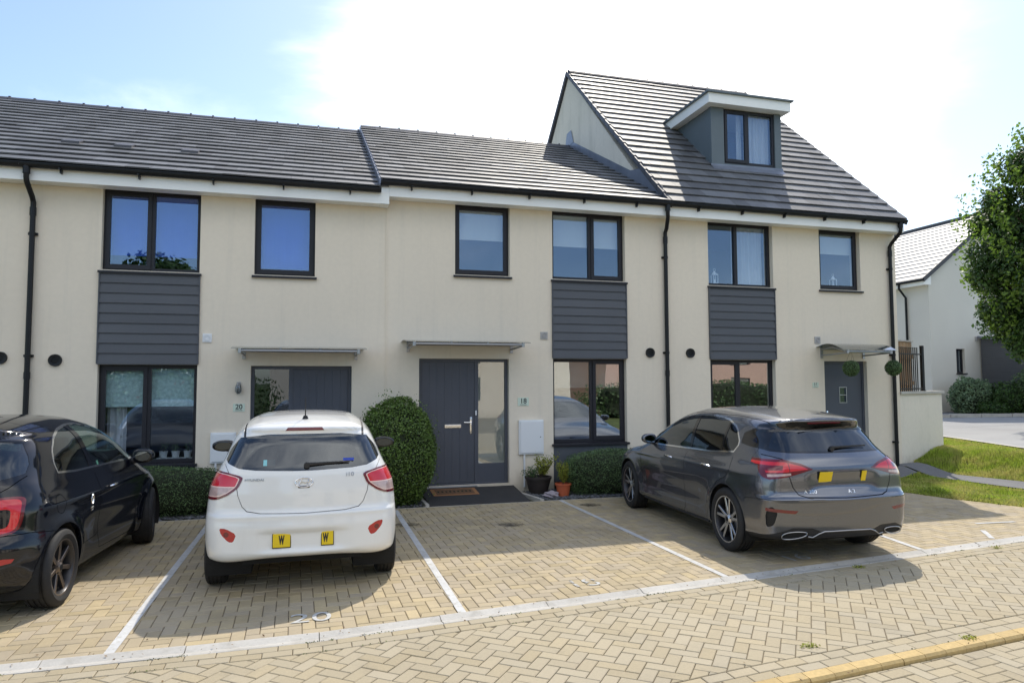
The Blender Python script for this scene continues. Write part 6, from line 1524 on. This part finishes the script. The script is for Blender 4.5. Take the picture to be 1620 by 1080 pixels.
# ------------------------------------------------ black small hatchback
def black_car():
    root=thing('parked_car','small glossy black two door hatchback with bronze seven spoke wheels at the left edge','car',BLACK_POS[:3],PI/2-R(BLACK_POS[3])); root.scale=(1.035,1.035,1.055)
    L=3.60
    def ex(x,z):
        c=np.clip((x-.15)/.3,0,1)*np.clip((L-.3-x)/.4,0,1)
        return .012*np.exp(-((z-.80)/.04)**2)*c-.018*np.exp(-((z-.48)/.11)**2)*np.clip((x-1.0)/.25,0,1)*np.clip((2.7-x)/.25,0,1)
    C=Car(L=L,W=.8135,H=1.488,zb=.17,R=.300,ra=.585,fa=2.885,arch=.345,flare=.026,belt=.95,rtap=.06,ftap=.05,ftx=2.0,ptr=.09,ptf=.16,cr=.22,crp=2.,cf=.45,ct=.15,k1=.16,k2=.22,k3=.34,ZB=Tab([(-.2,.22),(.0,.22),(.3,.2),(.9,.17),(3.6,.17)],.05),
      WZ=Tab([(.0,.66),(.17,.735),(.28,.775),(.45,.795),(.62,.80),(.78,.795),(.88,.775),(.95,.742),(1.05,.712),(1.2,.655),(1.32,.59),(1.42,.50),(1.55,.38)],.035),
      XR=Tab([(0,.2),(.2,.10),(.28,.03),(.42,.0),(.55,.0),(.62,.03),(.66,.06),(.85,.08),(1.0,.13),(1.08,.18),(1.28,.31),(1.33,.33),(1.36,.235),(1.41,.23),(1.5,.3)],.02),
      XF=Tab([(0,L-.25),(.2,L-.10),(.35,L-.01),(.5,L),(.65,L-.04),(.78,L-.12),(.9,L-.3)],.04),
      ZT=Tab([(-.1,1.36),(.25,1.405),(.5,1.44),(.9,1.478),(1.3,1.488),(1.65,1.465),(1.95,1.40),(2.2,1.29),(2.62,1.03),(2.8,.965),(3.05,.91),(3.3,.83),(3.5,.70),(3.6,.55)],.06),extra=ex)
    C.shell(.027)
    C.cut('rear',chaikin([(-.50,1.325),(.50,1.325),(.60,1.16),(.61,1.04),(.0,1.0),(-.61,1.04),(-.60,1.16)],1,.22),'rear_glass',filt=lambda c,n:c.x<.7)
    C.cut('front',chaikin([(-.56,1.38),(.56,1.38),(.66,1.06),(-.66,1.06)],1,.15),'windscreen',filt=lambda c,n:n.z>.2)
    W1=[(1.30,1.005),(1.25,1.365),(1.05,1.345),(.86,1.285),(.745,1.19),(.705,1.10),(.71,.995)]
    W2=[(1.36,1.0),(1.31,1.372),(1.50,1.378),(1.72,1.352),(1.98,1.27),(2.28,1.13),(2.50,1.0),(2.50,.975)]
    OUT=chaikin([(.685,1.01),(.685,1.11),(.73,1.215),(.86,1.312),(1.05,1.368),(1.28,1.395),(1.50,1.398),(1.74,1.370),(2.02,1.282),(2.32,1.140),(2.56,1.00),(2.56,.972)],1,.15)
    for sg,pr in ((1,'left'),(-1,'right')):
        C.cut(pr,OUT,'chrome'); ins=chaikin([(.70,1.028),(.70,1.11),(.743,1.208),(.868,1.298),(1.055,1.354),(1.28,1.381),(1.50,1.384),(1.735,1.356),(2.01,1.269),(2.31,1.128),(2.53,.998),(2.53,.988)],1,.15)
        C.cut(pr,ins,'pillar',within=('chrome',)); C.cut(pr,[(1.375,.9),(1.325,1.42),(2.6,1.42),(2.6,.9)],'side_glass',within=('pillar',)); C.cut(pr,[(.6,.9),(.6,1.42),(1.235,1.42),(1.285,.9)],'quarter_glass',within=('pillar',))
        for wx in (C.ra,C.fa): C.cut(pr,circ(wx,C.R,C.arch,32),'hole',filt=lambda c,n: abs(c.y)>.40)
        m=sg
        lp=chaikin([(.375,.66),(.44,.86),(.50,.915),(.64,.915),(.675,.88),(.665,.70),(.62,.645),(.40,.63)],2,.22)
        ctr=(.535,.775)
        C.cut('rear',[(a*m,b) for a,b in lp],'lamp',filt=lambda c,n: c.x<.45)
        C.cut('rear',[(m*(ctr[0]+(a-ctr[0])*.86),ctr[1]+(b-ctr[1])*.88) for a,b in lp],'lampred',within=('lamp',))
        C.cut('rear',[(m*(ctr[0]+(a-ctr[0])*.48),ctr[1]-.015+(b-ctr[1])*.5) for a,b in lp],'lampbody',within=('lampred',))
        C.cut('rear',[(.40*m,.475),(.60*m,.485),(.655*m,.478),(.64*m,.452),(.56*m,.44),(.40*m,.435)],'reflector')
    tg=[(-.62,1.05),(-.56,.98),(-.44,.90),(-.40,.84),(-.37,.70),(-.34,.655),(0,.645),(.34,.655),(.37,.70),(.40,.84),(.44,.90),(.56,.98),(.62,1.05)]
    C.gap('rear',tg,.006)
    dr=[(1.345,.955),(1.36,.40),(1.43,.27),(2.30,.25),(2.42,.34),(2.50,.60),(2.56,.95)]
    for pr in ('left','right'):
        C.gap(pr,dr,.006); C.gap(pr,[(.98,.42),(1.0,.39),(1.3,.40),(1.355,.42)],.004); C.gap(pr,[(.05,.64),(.22,.645),(.40,.62),(.47,.60)],.005); C.gap(pr,[(2.62,.64),(2.66,.85),(2.75,.93)],.005)
    C.gap('right',circ(.56,.80,.075,18),.005,closed=True)
    C.gap('top',[(.75,-.50),(.70,-.25),(.69,0),(.70,.25),(.75,.50)],.006); C.gap('top',[(.40,-.47),(.33,-.2),(.32,0),(.33,.2),(.40,.47)],.008)
    C.assign('rear',tg,'tailgate',filt=lambda c,n:c.x<.4)
    for pr in ('left','right'): C.assign(pr,dr,'door')
    C.emit([''],'body',[p_black],root,rim=.02); C.emit(['tailgate'],'tailgate',[p_black],root)
    C.emit(['rear_glass'],'rear_window',[m_carglass],root,-.003); C.emit(['windscreen'],'windscreen',[m_fiatglass],root,-.003)
    for sg in (1,-1):
        sel=lambda c,q=sg: c.y*q>0
        C.emit(['door'],'door',[p_black],root,sel=sel); C.emit(['chrome'],'window_trim',[m_chrome],root,.002,sel=sel); C.emit(['pillar'],'window_pillar',[p_black],root,0,sel=sel)
        C.emit(['side_glass'],'side_window',[m_fiatglass],root,-.003,sel=sel); C.emit(['quarter_glass'],'side_window',[m_carglass],root,-.003,sel=sel)
        C.emit(['lamp','lampred','lampbody'],'tail_light',[m_redd,m_redb,p_black],root,.007,sel=sel); C.emit(['reflector'],'reflector',[m_red],root,.001,sel=sel)
        handle(C,1.62,.80,sg,m_chrome,root,.075)
    for wx,st in ((C.ra,0),(C.fa,R(13))):
        for sg in (1,-1): wheel(root,wx,sg*.715,C.R,.205,'seven',.215,st,(m_bronze,m_alloyd))
    liners(root,C); seats(root,C,1.75,.95,.50,.33); mirror(root,C,2.36,.955,p_black,.085,.105,.075,.12)
    # small chrome emblem and script on the rear flank
    for sg in (-1,1):
        p,n=C.sidept(1.17,.74,sg,.002); Mx=frame(p,(1,0,0),n); b=MB(); b.tube([Mx@Vector((.028*math.cos(2*PI*k/20),.038*math.sin(2*PI*k/20),.001)) for k in range(21)],.004,6,cap=False)
        b.tube([Mx@Vector((-.01,.025,.001)),Mx@Vector((.008,0,.001)),Mx@Vector((-.006,-.028,.001))],.006,6); b.tube([Mx@Vector((-.02,-.075,.001)),Mx@Vector((.018,-.068,.001))],.008,6); b.tube([Mx@Vector((-.014,-.095,.001)),Mx@Vector((.016,-.09,.001))],.007,6); b.build('side_emblem',m_chrome,root,smooth=True)
    p,n=C.sidept(1.50,1.02,-1,-.01); Mx=frame(p,(1,0,0),n); b=MB(); b.box(-.02,.02,-.02,.03,-.001,.0); o=b.build('sticker',m_greenlbl,root); o.data.transform(Mx)
    C.bm.free()
BLACK_POS=(-2.865,-5.19,0,5.0)
black_car()
